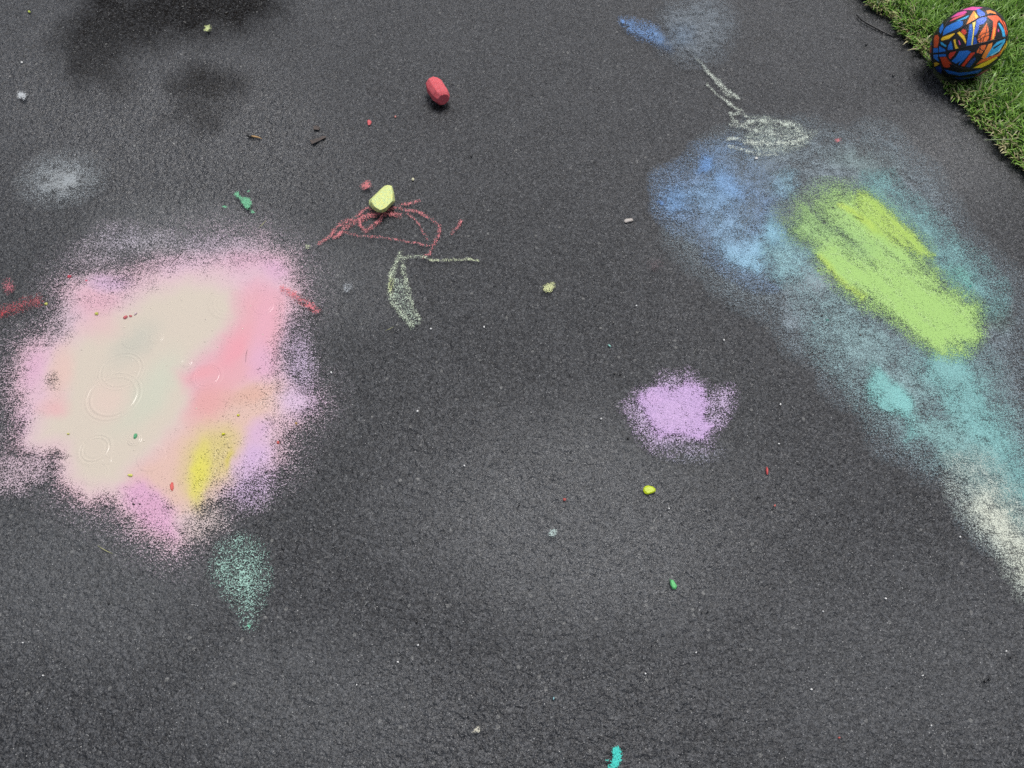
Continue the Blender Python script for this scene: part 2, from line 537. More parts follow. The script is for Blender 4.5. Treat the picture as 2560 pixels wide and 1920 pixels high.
def edge_dist(pts):
    """distance into the lawn for Nx2 world points (signed, + inside)"""
    best = np.full(len(pts), 1e9); sign = np.zeros(len(pts))
    for a, b in zip(line_pts[:-1], line_pts[1:]):
        e = b - a; L = e @ e
        t = np.clip(((pts - a) @ e) / L, 0, 1)
        q = pts - (a + t[:, None] * e)
        d = np.hypot(q[:, 0], q[:, 1])
        s = np.sign(q @ nrm)
        upd = d < best
        best = np.where(upd, d, best); sign = np.where(upd, s, sign)
    return best * sign

# ball position (needed by the grass too)
BR = .1037
bc_px = (2280 + 1057 / 7.54, 820 / 7.54)
BC = gnd(bc_px[0], bc_px[1], BR + .004)

def build_grass():
    N = 90000
    t = rng.random(N) * 2.6 - .9
    s = rng.random(N) ** 1.25 * 1.38 - .040
    base = e1 + (e0 - e1) * .0
    pts = e1 + dirn * t[:, None] + nrm * s[:, None]
    d = edge_dist(pts)
    ok = (d > -.006 - .030 * np.clip(fbm(pts[:, 0] * 14 + 5, pts[:, 1] * 14, 3) * 3 - 1.4, 0, 1)) & (d < 1.3)
    rr = np.hypot(pts[:, 0] - BC[0], pts[:, 1] - BC[1])
    ok &= ~((rr < .055))
    clump = fbm(pts[:, 0] * 22, pts[:, 1] * 22, 2)
    ok &= (rng.random(N) < .35 + 1.1 * clump)
    ok &= (rng.random(N) < np.where(d > .6, .5, 1))
    pts, d, rr, clump = pts[ok], d[ok], rr[ok], clump[ok]
    n = len(pts)
    Lb = (.032 + .042 * rng.random(n)) * (.7 + .6 * clump)
    short = d < .05
    Lb = np.where(short, Lb * .75, Lb)
    Lb = np.where(rr < .11, Lb * .55, Lb)
    az = rng.random(n) * 2 * np.pi + (fbm(pts[:, 0] * 9 + 3, pts[:, 1] * 9, 2) - .5) * 8
    lean = .25 + .95 * rng.random(n)
    over = (d < .035) & (rng.random(n) < .38)
    az = np.where(over, math.atan2(-nrm[1], -nrm[0]) + (rng.random(n) - .5) * 2.0, az)
    lean = np.where(short, lean + .35, lean)
    w = .0016 + .0018 * rng.random(n)
    # push away from the ball
    away = np.arctan2(pts[:, 1] - BC[1], pts[:, 0] - BC[0])
    az = np.where(rr < .12, away + (rng.random(n) - .5), az)
    lean = np.where(rr < .12, .9 + .5 * rng.random(n), lean)
    segs = 4
    P0 = np.zeros((n, segs + 1, 3)); ang = .15 + .3 * rng.random(n)
    cur = np.stack([pts[:, 0], pts[:, 1], np.where(d > .01, .008, .002)], -1)
    P0[:, 0] = cur
    for i in range(segs):
        a = ang + (lean) * ((i + .5) / segs) * 1.25
        a = np.minimum(a, 1.75)
        step = Lb / segs
        cur = cur + np.stack([np.sin(a) * np.cos(az) * step, np.sin(a) * np.sin(az) * step, np.cos(a) * step], -1)
        cur[:, 2] = np.maximum(cur[:, 2], .003)
        P0[:, i + 1] = cur
    # keep blades out of the ball
    dv = P0 - BC
    dist = np.linalg.norm(dv, axis=2, keepdims=True)
    P0 = np.where(dist < BR + .002, BC + dv / dist * (BR + .003), P0)
    P0[..., 2] = np.maximum(P0[..., 2], .002)
    side = np.stack([-np.sin(az), np.cos(az), np.zeros(n)], -1)
    wid = np.array([.8, 1.0, .9, .62, .06])
    Lv = P0 + side[:, None] * (w[:, None] * wid)[..., None]
    Rv = P0 - side[:, None] * (w[:, None] * wid)[..., None]
    co = np.concatenate([Lv, Rv], 1).reshape(-1, 3)
    b0 = np.arange(n)[:, None] * (2 * (segs + 1))
    q = []
    for i in range(segs):
        q.append(np.concatenate([b0 + i, b0 + i + 1, b0 + segs + 2 + i, b0 + segs + 1 + i], 1))
    q = np.stack(q, 1).reshape(-1, 4)
    me = bpy.data.meshes.new('grass')
    me.vertices.add(len(co)); me.vertices.foreach_set('co', co.astype(np.float32).ravel())
    me.loops.add(q.size); me.loops.foreach_set('vertex_index', q.astype(np.int32).ravel())
    me.polygons.add(len(q)); me.polygons.foreach_set('loop_start', np.arange(0, q.size, 4, dtype=np.int32))
    me.polygons.foreach_set('loop_total', np.full(len(q), 4, np.int32))
    me.update(calc_edges=True)
    g1, g2, g3, straw = (np.array(c) for c in ((.150, .300, .034), (.280, .480, .095), (.050, .125, .016), (.50, .46, .24)))
    r = rng.random(n)[:, None]
    c = g1 * (1 - r) + g2 * r
    dk = (rng.random(n) < .25)[:, None]; c = np.where(dk, g3, c)
    strawp = np.where(d < .035, .38, np.where(d < .07, .16, .05))
    c = np.where((rng.random(n) < strawp)[:, None], straw * (.55 + .6 * r), c)
    cc = np.ones((n, 2 * (segs + 1), 4), np.float32)
    cc[:, :, :3] = c[:, None]
    a = me.attributes.new('blade', 'FLOAT_COLOR', 'POINT'); a.data.foreach_set('color', cc.ravel())
    m, k = new_mat('grass_blade')
    out = k.node('ShaderNodeOutputMaterial'); b = k.node('ShaderNodeBsdfPrincipled')
    at = k.node('ShaderNodeAttribute', attribute_name='blade')
    k.l.new(at.outputs['Color'], b.inputs['Base Color'])
    b.inputs['Roughness'].default_value = .38
    tl = k.node('ShaderNodeBsdfTranslucent'); k.l.new(at.outputs['Color'], tl.inputs['Color'])
    mx = k.node('ShaderNodeMixShader'); mx.inputs[0].default_value = .3
    k.l.new(b.outputs[0], mx.inputs[1]); k.l.new(tl.outputs[0], mx.inputs[2]); k.l.new(mx.outputs[0], out.inputs[0])
    me.materials.append(m)
    o = bpy.data.objects.new('grass', me); COL.objects.link(o)
    tag(o, 'thick green lawn grass with straw coloured blades along the asphalt edge', 'grass', None, 'stuff')
build_grass()

# ------------------------------------------------------------------ CHALK ON THE GROUND
M_DRY = chalk_mat('dry_chalk_grains', contrast=1.05, width=.10, cloud=.35, film=.03, rough=.6)
M_WASH = chalk_mat('washed_chalk', contrast=.95, width=.52, cloud=.55, film=.44, rough=.5)
M_LIQ = chalk_mat('milky_chalk_water', contrast=1.12, width=.17, cloud=.35, film=.08, liquid=True)
M_FILM = chalk_mat('cloudy_film', contrast=1.0, width=.32, film=.30, liquid=True, bump=.002)
M_LIQ2 = chalk_mat('lime_chalk_slurry', contrast=1.0, width=.28, cloud=.4, film=.35, liquid=True, bump=.0026)
_level = [0.0012]

def chalk_sheet(name, box, step, paint, mat, label, cat, z=None, group=None, warp=14, wscale=55, seed=0, thr=.05, sparse=1.0):
    (u0, v0, u1, v1) = box
    cs = [gnd(u, v) for u in (u0, u1) for v in (v0, v1)]
    x0, x1 = min(c[0] for c in cs), max(c[0] for c in cs)
    y0, y1 = min(c[1] for c in cs), max(c[1] for c in cs)
    X, Y = np.meshgrid(np.arange(x0, x1 + step, step), np.arange(y0, y1 + step, step))
    U, V = to_px(X, Y)
    f = Field(U, V, warp, wscale, seed, sparse)
    paint(f)
    d = np.clip(f.d, 0, 1.15)
    if z is None:
        z = _level[0]; _level[0] += .0005
    o = grid_mesh(name, X - X.mean(), Y - Y.mean(), np.zeros_like(X), mat, keep=d > thr,
                  attrs={'chalk': ('FLOAT_COLOR', f.c), 'cover': ('FLOAT', d)})
    o.location = (X.mean(), Y.mean(), z)
    tag(o, label, cat, group)
    return o, f

# --- the big puddle of milky chalk water
PUD_OUT = fA((330, 430), (400, 380), (520, 370), (600, 380), (760, 300), (900, 250), (1060, 240), (1180, 240), (1290, 300), (1340, 380), (1350, 440), (1300, 520), (1290, 620), (1290, 740), (1300, 820), (1340, 880), (1400, 920), (1360, 980), (1280, 1030), (1270, 1090), (1260, 1180), (1180, 1240), (1060, 1290), (960, 1360), (900, 1420), (870, 1490), (800, 1560), (700, 1520), (600, 1440), (560, 1390), (540, 1360), (430, 1350), (330, 1290), (310, 1200), (290, 1150), (200, 1140), (120, 1130), (160, 1030), (110, 920), (100, 820), (140, 720), (230, 660), (310, 620), (320, 540))
CREAM = fA((350, 640), (480, 540), (620, 480), (700, 420), (860, 370), (1000, 370), (1080, 420), (1100, 520), (1050, 620), (960, 700), (850, 790), (900, 860), (900, 920), (850, 1020), (760, 1120), (640, 1220), (560, 1320), (430, 1340), (330, 1280), (300, 1130), (150, 1110), (200, 1000), (290, 900), (260, 760))
CORAL = fA((1110, 450), (1180, 410), (1290, 460), (1280, 600), (1220, 760), (1130, 840), (1010, 930), (920, 960), (900, 880), (840, 810), (900, 780), (1000, 700), (1060, 620), (1090, 540))
def paint_puddle(f):
    f.poly(PUD_OUT, .24, 160, (200, 188, 198), grow=40)
    f.poly(PUD_OUT, .56, 110, (220, 190, 206), grow=22)
    f.poly(PUD_OUT, 1.0, 86, (226, 192, 203), grow=2)
    f.poly(CREAM, 1.15, 70, (228, 194, 203), grow=14)
    f.poly(CORAL, 1.08, 50, (230, 184, 198), grow=4)
    # speckled spray left, lower left, right
    f.blob(fA((110, 1230))[0], 150, 75, 5, .52, (214, 190, 200))
    f.blob(fA((60, 1290))[0], 90, 70, 0, .44, (214, 190, 200))
    f.blob(fA((130, 1050))[0], 60, 80, 0, .50, (224, 190, 208))
    f.blob(fA((1390, 760))[0], 70, 170, -8, .46, (205, 185, 215))
    f.blob(fA((1380, 930))[0], 100, 60, 0, .55, (218, 190, 215))
    f.blob(fA((1150, 1330))[0], 130, 90, -30, .50, (205, 180, 215))
    f.blob(fA((950, 1480))[0], 110, 90, -40, .44, (215, 200, 190))
    f.blob(fA((700, 200))[0], 200, 60, 0, .42, (185, 185, 190))
    f.blob(fA((460, 240))[0], 160, 80, -30, .36, (190, 182, 190))
    f.blob(fA((1000, 200))[0], 200, 55, 5, .38, (190, 180, 195))
    f.blob(fA((560, 160))[0], 120, 60, 0, .30, (200, 190, 205))
    f.blob(fA((280, 560))[0], 60, 90, 30, .45, (210, 190, 200))
    # thin spots inside
    f.blob(fA((240, 840))[0], 34, 40, 20, .38, None, 'cut')
    f.blob(fA((280, 1170))[0], 36, 16, 0, .5, None, 'cut')
    f.blob(fA((1010, 1190))[0], 26, 60, 18, .14, None, 'cut')
    f.blob(fA((780, 1420))[0], 26, 22, 0, .3, None, 'cut')
    # colours
    f.blob(fA((1120, 960))[0], 110, 60, -30, .08, None, 'cut')
    f.blob(fA((1000, 1220))[0], 150, 110, -50, .10, None, 'cut')
    f.blob(fA((720, 1450))[0], 120, 80, 40, .22, None, 'cut')
    f.blob(fA((560, 430))[0], 170, 60, -20, .20, None, 'cut')
    f.blob(fA((950, 290))[0], 230, 46, -3, .22, None, 'cut')
    f.blob(fA((1260, 860))[0], 50, 170, 0, .22, None, 'cut')
    f.tpoly(CREAM, 42, (219, 207, 190))
    f.tblob(fA((620, 660))[0], 120, 60, -40, (200, 199, 184), .7)
    f.tblob(fA((720, 860))[0], 150, 70, -60, (211, 212, 192), .9)
    f.tblob(fA((620, 980))[0], 130, 60, -40, (210, 210, 190), .7)
    f.tblob(fA((280, 800))[0], 50, 110, 15, (230, 198, 186), .9)
    f.tblob(fA((500, 930))[0], 80, 70, 0, (228, 206, 192), .8)
    f.tblob(fA((250, 960))[0], 60, 40, -10, (232, 186, 184), .8)
    f.tblob(fA((450, 470))[0], 90, 60, 0, (228, 178, 190), .7)
    f.tblob(fA((460, 580))[0], 80, 60, 0, (229, 190, 190), .6)
    f.tpoly(CORAL, 34, (232, 176, 182))
    f.tblob(fA((1080, 690))[0], 95, 42, -58, (240, 166, 177), .8)
    f.tblob(fA((940, 800))[0], 65, 28, -10, (238, 170, 176), .8)
    f.tblob(fA((1220, 600))[0], 60, 170, 5, (234, 176, 190), .9)
    f.tblob(fA((1215, 750))[0], 60, 80, 0, (228, 180, 204), .8)
    f.tblob(fA((1270, 320))[0], 70, 40, 30, (224, 176, 206), .7)
    f.tblob(fA((1130, 280))[0], 100, 40, 0, (226, 180, 200), .7)
    f.tblob(fA((850, 290))[0], 130, 40, -10, (222, 190, 208), .6)
    f.tblob(fA((500, 380))[0], 80, 35, 0, (216, 182, 212), .75)
    f.tblob(fA((150, 780))[0], 45, 90, 20, (226, 180, 204), .75)
    f.tpoly(fA((640, 1240), (760, 1130), (860, 1020), (980, 930), (1100, 860), (1260, 840), (1280, 960), (1230, 1040), (1120, 1100), (1040, 1290), (930, 1400), (800, 1440), (700, 1380), (600, 1320)), 34, (229, 194, 180))
    f.tblob(fA((970, 940))[0], 100, 60, -40, (232, 170, 166), .8)
    f.tblob(fA((1150, 900))[0], 90, 40, -10, (226, 178, 160), .7)
    f.tpoly(fA((880, 1120), (960, 1060), (1060, 1040), (1100, 1090), (1070, 1180), (1050, 1260), (960, 1330), (920, 1420), (880, 1400), (850, 1280), (860, 1180)), 44, (220, 202, 134))
    f.tblob(fA((925, 1260))[0], 36, 115, 8, (230, 222, 98), .95)
    f.tblob(fA((1055, 1190))[0], 14, 45, 8, (214, 200, 80), .8)
    f.tblob(fA((1170, 1180))[0], 85, 60, -40, (214, 182, 220), .8)
    f.tblob(fA((1200, 1060))[0], 60, 40, -30, (218, 180, 216), .7)
    f.tpoly(fA((560, 1330), (660, 1290), (740, 1360), (800, 1450), (800, 1560), (690, 1520), (590, 1420)), 24, (226, 176, 204))
    f.tblob(fA((690, 1430))[0], 60, 60, 0, (224, 172, 200), .7)
    f.mottle(22, .05)
puddle, pf = chalk_sheet('chalk_puddle', (-80, 500, 940, 1520), .0035, paint_puddle, M_LIQ,
    'large puddle of milky cream, pink and yellow chalk water on the driveway', 'puddle', z=.0020, warp=13, wscale=42)

def puddle_colour(u, v):
    f = Field(np.array(u, float), np.array(v, float), 13, 42, 0); paint_puddle(f)
    return f.c, f.d

_rz = [.0022]
def ripple(c, rpx, waves, amp):
    amp = amp * (1.0 if rpx > 30 else .7)
    """rain rings: a disc of the puddle's own surface shaped into concentric waves"""
    g = gnd(*c); sc_m = (g[1] * FW[1] - H * FW[2]) / FPX
    R = rpx * sc_m
    nr, na = 56, 96
    vs, fs = [], []
    for i in range(nr + 1):
        r = R * 1.35 * i / nr
        q = r / R
        prof = 0
        for (w0, wd, a) in waves: prof += a * math.exp(-((q - w0) / (wd * 1.25)) ** 2)
        for j in range(na):
            th = 2 * math.pi * j / na
            vs.append((r * math.cos(th), r * math.sin(th), amp * prof * sstep(1.34, 1.2, np.array(q)) - .0005 * float(sstep(1.2, 1.36, np.array(q)))))
        if i:
            for j in range(na):
                a = (i - 1) * na + j; b = (i - 1) * na + (j + 1) % na
                fs.append((a, b, b + na, a + na))
    vs = np.array(vs)
    W = vs + np.array([g[0], g[1], 0])
    U, V = to_px(W[:, 0], W[:, 1])
    col, den = puddle_colour(U, V)
    o = mesh_obj('ripple', vs, fs, M_LIQ, parent=puddle, smooth=True)
    _rz[0] += .00003
    o.location = Vector((g[0], g[1], _rz[0])) - puddle.location
    a = o.data.attributes.new('chalk', 'FLOAT_COLOR', 'POINT')
    c4 = np.ones((len(vs), 4), np.float32); c4[:, :3] = col; a.data.foreach_set('color', c4.ravel())
    a = o.data.attributes.new('cover', 'FLOAT', 'POINT'); a.data.foreach_set('value', den.astype(np.float32))
    return o
W3 = ((.88, .035, 1), (.98, .03, -.9), (1.07, .03, .8), (1.16, .03, -.5))
W2 = ((.90, .05, 1), (1.0, .05, -1), (1.1, .05, .5))
ripple(fA((525, 905))[0], 62, W3, .00068)
ripple(fA((560, 790))[0], 50, W3, .00045)
ripple(fA((440, 1150))[0], 36, ((.60, .05, .5), (.75, .05, -.5), (.88, .04, 1), (1.0, .04, -.9), (1.1, .04, .6)), .00045)
ripple(fA((445, 1262))[0], 25, W2, .00030)
ripple(fA((493, 1203))[0], 10, W2, .00030)
ripple(fA((720, 635))[0], 15, ((.45, .1, .8), (.9, .08, 1), (1.1, .07, -.6)), .00045)
ripple(fA((622, 640))[0], 24, W2, .00025)
ripple(fA((957, 813))[0], 31, ((.9, .03, 1), (.98, .03, -.8), (1.08, .03, .5)), .00035)
ripple(fA((860, 750))[0], 11, W2, .0003)
ripple(fA((1215, 490))[0], 20, W2, .00025)
ripple(fA((1060, 470))[0], 42, ((.7, .05, .6), (.82, .04, -.5), (.95, .05, 1), (1.05, .05, -.8)), .00022)
ripple(fA((622, 1105))[0], 14, ((.35, .1, .7), (.85, .09, 1), (1.0, .08, -.7)), .0004)
ripple(fA((700, 1190))[0], 28, W2, .0002)

# --- right-hand chalk group, from the bottom sheet up
def paint_haze(f):
    f.poly(fB((400, 180), (560, 150), (800, 170), (960, 180), (1060, 300), (1200, 480), (1330, 640), (1370, 900), (1420, 1150), (1420, 1500), (1300, 1380), (1180, 1200), (1000, 1130), (880, 960), (740, 800), (600, 660), (420, 560), (280, 440)), .50, 110, (148, 164, 172))
    f.blob(fB((720, 590))[0], 130, 100, 30, .66, (186, 204, 210))
    f.blob(fB((660, 690))[0], 90, 90, 10, .55, (160, 176, 184))
    f.blob(fB((880, 210))[0], 150, 60, 10, .55, (140, 160, 160))
    f.blob(fB((1290, 700))[0], 90, 60, 40, .5, (130, 165, 150))
    f.blob(fB((830, 730))[0], 130, 60, 40, .35, None, 'cut')
    f.blob(fB((650, 230))[0], 50, 60, 0, .3, None, 'cut')
    f.mottle(60, .55)
chalk_sheet('chalk_smear', (1600, 230, 2760, 1540), .006, paint_haze, M_WASH,
    'pale grey-blue washed chalk haze spreading around and below the lime patch', 'chalk mark', warp=34, wscale=110, seed=3)

def paint_blue(f):
    f.poly(fB((215, 260), (330, 200), (420, 160), (480, 230), (540, 300), (600, 360), (640, 430), (640, 500), (570, 590), (520, 600), (430, 550), (370, 480), (270, 400), (220, 350)), .42, 60, (140, 170, 205))
    f.blob(fB((350, 215))[0], 50, 40, 20, .72, (120, 166, 222))
    f.blob(fB((420, 285))[0], 84, 66, 20, .68, (130, 172, 218))
    f.blob(fB((260, 325))[0], 66, 58, 0, .56, (126, 168, 214))
    f.blob(fB((370, 330))[0], 95, 60, 0, .58, (142, 180, 216))
    f.blob(fB((208, 332))[0], 12, 7, 0, .7, (110, 158, 218))
    f.blob(fB((490, 510))[0], 110, 66, 22, .84, (156, 200, 226))
    f.blob(fB((585, 455))[0], 66, 74, 30, .84, (152, 202, 224))
    f.blob(fB((530, 555))[0], 56, 40, 20, .74, (156, 202, 226))
    f.blob(fB((430, 430))[0], 100, 74, 30, .58, (148, 184, 214))
    f.blob(fB((600, 280))[0], 60, 46, 0, .48, (146, 184, 200))
    f.blob(fB((500, 230))[0], 120, 60, 0, .30, (140, 160, 182))
    f.blob(fB((510, 395))[0], 60, 44, 40, .30, None, 'cut')
    f.mottle(30, .55)
chalk_sheet('chalk_patch', (1540, 250, 2080, 780), .0045, paint_blue, M_WASH,
    'cloudy sky-blue chalk patch left of the lime patch', 'chalk mark', warp=24, wscale=60, seed=8)

def paint_teal(f):
    f.poly(fB((700, 620), (860, 700), (1000, 800), (1180, 840), (1270, 900), (1340, 1040), (1420, 1180), (1450, 1380), (1300, 1300), (1160, 1200), (1060, 1130), (930, 1030), (860, 930), (760, 830)), .44, 90, (154, 186, 188))
    f.blob(fB((975, 1005))[0], 95, 56, 40, .98, (140, 204, 200))
    f.blob(fB((925, 950))[0], 64, 40, 60, .80, (138, 200, 196))
    f.blob(fB((1040, 1095))[0], 50, 60, -30, .66, (130, 194, 190))
    f.line(fB((1150, 860), (1210, 960), (1260, 1100), (1340, 1240), (1440, 1340)), 110, .78, (138, 194, 192))
    f.line(fB((1100, 1090), (1200, 1180), (1290, 1260)), 80, .68, (146, 192, 190))
    f.line(fB((920, 330), (1060, 460), (1180, 570), (1260, 650)), 80, .62, (138, 188, 188))
    f.blob(fB((1180, 600))[0], 80, 60, 40, .66, (130, 196, 184))
    f.blob(fB((640, 520))[0], 110, 90, 40, .58, (156, 200, 206))
    f.blob(fB((1110, 1030))[0], 60, 60, 40, .5, None, 'cut')
    f.blob(fB((1270, 1130))[0], 50, 18, 45, .4, None, 'cut')
    f.streak(50, 160, 22, .5)
    f.mottle(40, .5)
chalk_sheet('chalk_smear', (1880, 420, 2640, 1420), .005, paint_teal, M_WASH,
    'teal washed chalk streak running from below the lime patch to the right edge', 'chalk mark', warp=26, wscale=70, seed=14)

def paint_cream(f):
    f.line(fB((1240, 1270), (1310, 1360), (1390, 1460), (1460, 1580)), 100, .46, (206, 218, 208))
    f.line(fB((1280, 1340), (1350, 1440), (1440, 1570)), 70, .66, (226, 232, 214))
    f.blob(fB((1225, 1265))[0], 110, 62, 50, .36, (200, 216, 206))
    f.blob(fB((1335, 1325))[0], 34, 44, 0, .35, None, 'cut')
    f.streak(55, 120, 16, .6)
    f.mottle(34, .4)
chalk_sheet('chalk_smear', (2300, 1100, 2760, 1640), .005, paint_cream, M_WASH,
    'off-white chalk streak at the lower right edge of the picture, ending the teal one', 'chalk mark', warp=22, wscale=60, seed=21)

def paint_lime(f):
    L1 = fB((735, 510), (770, 500), (830, 540), (880, 560), (940, 540), (1000, 560), (1080, 600), (1160, 650), (1230, 700), (1235, 780), (1200, 820), (1120, 812), (1040, 760), (960, 690), (860, 640), (790, 590), (745, 550))
    L2 = fB((690, 330), (730, 295), (800, 300), (870, 310), (940, 370), (1020, 440), (1080, 500), (1060, 560), (1000, 600), (900, 570), (860, 500), (760, 440), (700, 380))
    f.poly(L2, .58, 60, (162, 202, 124), grow=-8)
    f.poly(fB((600, 380), (700, 330), (800, 460), (840, 540), (720, 500), (640, 440)), .42, 60, (140, 165, 115))
    f.poly(fB((760, 360), (830, 350), (960, 420), (1050, 520), (1140, 640), (1000, 620), (900, 540), (830, 460)), .92, 50, (174, 216, 124), grow=0)
    f.poly(fB((680, 360), (860, 480), (1020, 600), (900, 620), (800, 560), (735, 510), (640, 430)), .68, 50, (158, 200, 124))
    f.poly(L1, 1.04, 58, (174, 216, 122), grow=-2)
    f.poly(fB((862, 306), (880, 312), (960, 380), (1040, 450), (1095, 522), (1060, 510), (990, 470), (900, 430), (850, 380)), .84, 24, (178, 214, 102))
    f.line(fB((785, 345), (850, 385), (900, 420)), 9, .7, (186, 218, 100))
    f.line(fB((735, 520), (770, 580), (830, 630), (870, 650)), 14, .7, (182, 216, 100))
    f.blob(fB((790, 480))[0], 80, 34, 40, .05, None, 'cut')
    f.blob(fB((1070, 570))[0], 50, 22, 40, .15, None, 'cut')
    f.tblob(fB((980, 420))[0], 90, 30, 42, (182, 214, 100), .6)
    f.streak(44, 150, 12, .55)
    f.d = np.clip(f.d, 0, 1.02)
    f.mottle(20, .12)
chalk_sheet('chalk_patch', (1900, 440, 2500, 920), .004, paint_lime, M_LIQ2,
    'thick lime-green chalk patch with yellow upper edge, right of the blue patch', 'chalk mark', warp=12, wscale=40, seed=30)

# --- lilac patch
def paint_lilac(f):
    f.poly(fB((118, 1000), (130, 970), (190, 960), (200, 925), (240, 930), (290, 915), (340, 950), (345, 985), (390, 975), (430, 960), (435, 1000), (410, 1060), (360, 1130), (300, 1145), (240, 1150), (180, 1165), (150, 1120), (100, 1060), (85, 1020)), .50, 34, (205, 184, 216))
    f.poly(fB((125, 1000), (160, 965), (200, 955), (250, 965), (290, 935), (335, 970), (350, 1000), (340, 1040), (370, 1090), (330, 1130), (280, 1100), (200, 1120), (160, 1060)), .92, 24, (208, 176, 222))
    f.blob(fB((240, 1050))[0], 70, 50, 0, 1.0, (212, 180, 224))
    f.blob(fB((175, 995))[0], 34, 22, 0, .95, (212, 178, 224))
    f.blob(fB((290, 1170))[0], 130, 40, 0, .34, (165, 165, 180))
    f.mottle(13, .30)
chalk_sheet('chalk_patch', (1500, 880, 1880, 1200), .003, paint_lilac, M_DRY,
    'lilac purple chalk patch alone in the middle right of the driveway', 'chalk mark', warp=13, wscale=30, seed=4)

# --- mint patch below the puddle
def paint_mint(f):
    f.poly(fO((480, 1180), (520, 1165), (560, 1190), (575, 1230), (570, 1270), (550, 1310), (540, 1350), (520, 1310), (490, 1280), (465, 1240)), .34, 40, (168, 208, 194))
    f.blob(fO((525, 1245))[0], 32, 66, -12, .50, (176, 218, 202))
    f.blob(fO((540, 1352))[0], 11, 9, 0, .85, (120, 210, 170))
    f.mottle(9, .35)
chalk_sheet('chalk_patch', (500, 1300, 720, 1600), .0028, paint_mint, M_DRY,
    'speckled mint-green chalk patch just below the big puddle', 'chalk mark', warp=10, wscale=22, seed=9)

def simple(name, box, step, fn, mat, label, seed=0, warp=5, wscale=18):
    return chalk_sheet(name, box, step, fn, mat, label, 'chalk mark', warp=warp, wscale=wscale, seed=seed, thr=.05, sparse=.60 if 'scribble' in name else .62)

PINKC = (236, 138, 142)
def paint_red(f):
    L = lambda pts, w, s: f.line(fT(1, 1, *pts), w, s, PINKC)
    L([(540, 460), (620, 410), (720, 300), (860, 230), (960, 150), (1100, 170), (1240, 130), (1420, 85)], 6, .72)
    L([(680, 400), (770, 330), (860, 260), (1000, 200), (1150, 190), (1250, 210)], 9, .78)
    L([(720, 290), (900, 250), (1040, 190)], 12, .70)
    L([(905, 240), (900, 290), (950, 350), (1060, 260), (1130, 190)], 8, .72)
    L([(770, 360), (860, 380), (950, 395), (1130, 400), (1260, 435), (1500, 470)], 5, .56)
    L([(1250, 150), (1420, 190), (1520, 250), (1590, 300), (1580, 380), (1540, 460), (1500, 540), (1450, 565)], 6.5, .70)
    L([(1300, 190), (1380, 260), (1450, 350), (1490, 420)], 5, .52)
    L([(1780, 260), (1760, 300), (1690, 360)], 7, .62)
    L([(1790, 265), (1740, 320)], 5, .7)
    f.mottle(10, .3)
simple('chalk_scribble', (780, 480, 1180, 660), .0022, paint_red, M_DRY, 'thin coral-red chalk scribble under and around the yellow-green chalk stub', 2)

def paint_palegreen(f):
    c = (226, 240, 208)
    f.line(fT(1, 1, (1250, 540), (1190, 680), (1150, 800), (1180, 960), (1280, 1090), (1340, 1160)), 11, .70, c)
    f.line(fT(1, 1, (1270, 570), (1280, 700), (1310, 830), (1340, 960), (1420, 1130)), 10, .66, c)
    f.poly(fT(1, 1, (1150, 760), (1220, 760), (1300, 800), (1350, 960), (1430, 1130), (1350, 1190), (1250, 1080), (1150, 940)), .32, 9, (198, 216, 194))
    f.line(fT(1, 1, (1230, 580), (1320, 565), (1480, 570)), 7, .5, c)
    f.line(fT(1, 1, (1500, 590), (1640, 600), (1870, 590), (1930, 600)), 5.5, .72, (206, 216, 178))
    f.tblob(fT(1, 1, (1170, 820))[0], 14, 30, 0, (206, 214, 130), .8)
    f.mottle(8, .35)
simple('chalk_scribble', (940, 610, 1220, 850), .0022, paint_palegreen, M_DRY, 'pale green chalk mark shaped like a bent feather with a line to its right', 5)

def paint_topscrib(f):
    c = (232, 242, 226)
    f.line(fT(2, 0, (1590, 510), (1680, 620), (1740, 690), (1850, 790), (1940, 860)), 9, .66, c)
    f.line(fT(2, 0, (1680, 740), (1760, 820), (1860, 900), (1980, 975), (2040, 1030)), 6, .68, c)
    f.line(fT(2, 0, (1780, 720), (1840, 790), (1880, 850)), 12, .52, c)
    f.line(fT(2, 0, (1970, 985), (1880, 995), (1900, 1050), (2000, 1100), (2110, 1140), (2330, 1180), (2450, 1190)), 8, .66, c)
    f.line(fT(2, 0, (1890, 1090), (2000, 1110), (2200, 1170)), 9, .5, c)
    f.line(fT(2, 0, (1860, 1210), (1950, 1210), (2060, 1250), (2200, 1270), (2450, 1250)), 8, .62, c)
    f.line(fT(2, 0, (1870, 1275), (1980, 1310), (2100, 1340), (2280, 1350)), 7, .55, c)
    f.poly(fT(3, 0, (-150, 1030), (0, 1030), (120, 1070), (240, 1080), (310, 1140), (400, 1160), (330, 1260), (200, 1300), (60, 1340), (-100, 1320), (-200, 1200), (-100, 1100)), .27, 14, (206, 220, 204))
    f.line(fT(3, 0, (-200, 1080), (0, 1050), (200, 1090), (300, 1180)), 12, .74, c)
    f.line(fT(3, 0, (-200, 1240), (0, 1250), (220, 1230), (330, 1200)), 12, .74, c)
    f.blob(fT(2, 0, (2110, 1372))[0], 5, 4, 0, 1, (225, 225, 220))
    f.mottle(9, .42)
simple('chalk_scribble', (1720, 130, 2060, 420), .0026, paint_topscrib, M_DRY, 'pale mint chalk scribble winding down from the blue smudge to the blue patch', 6)

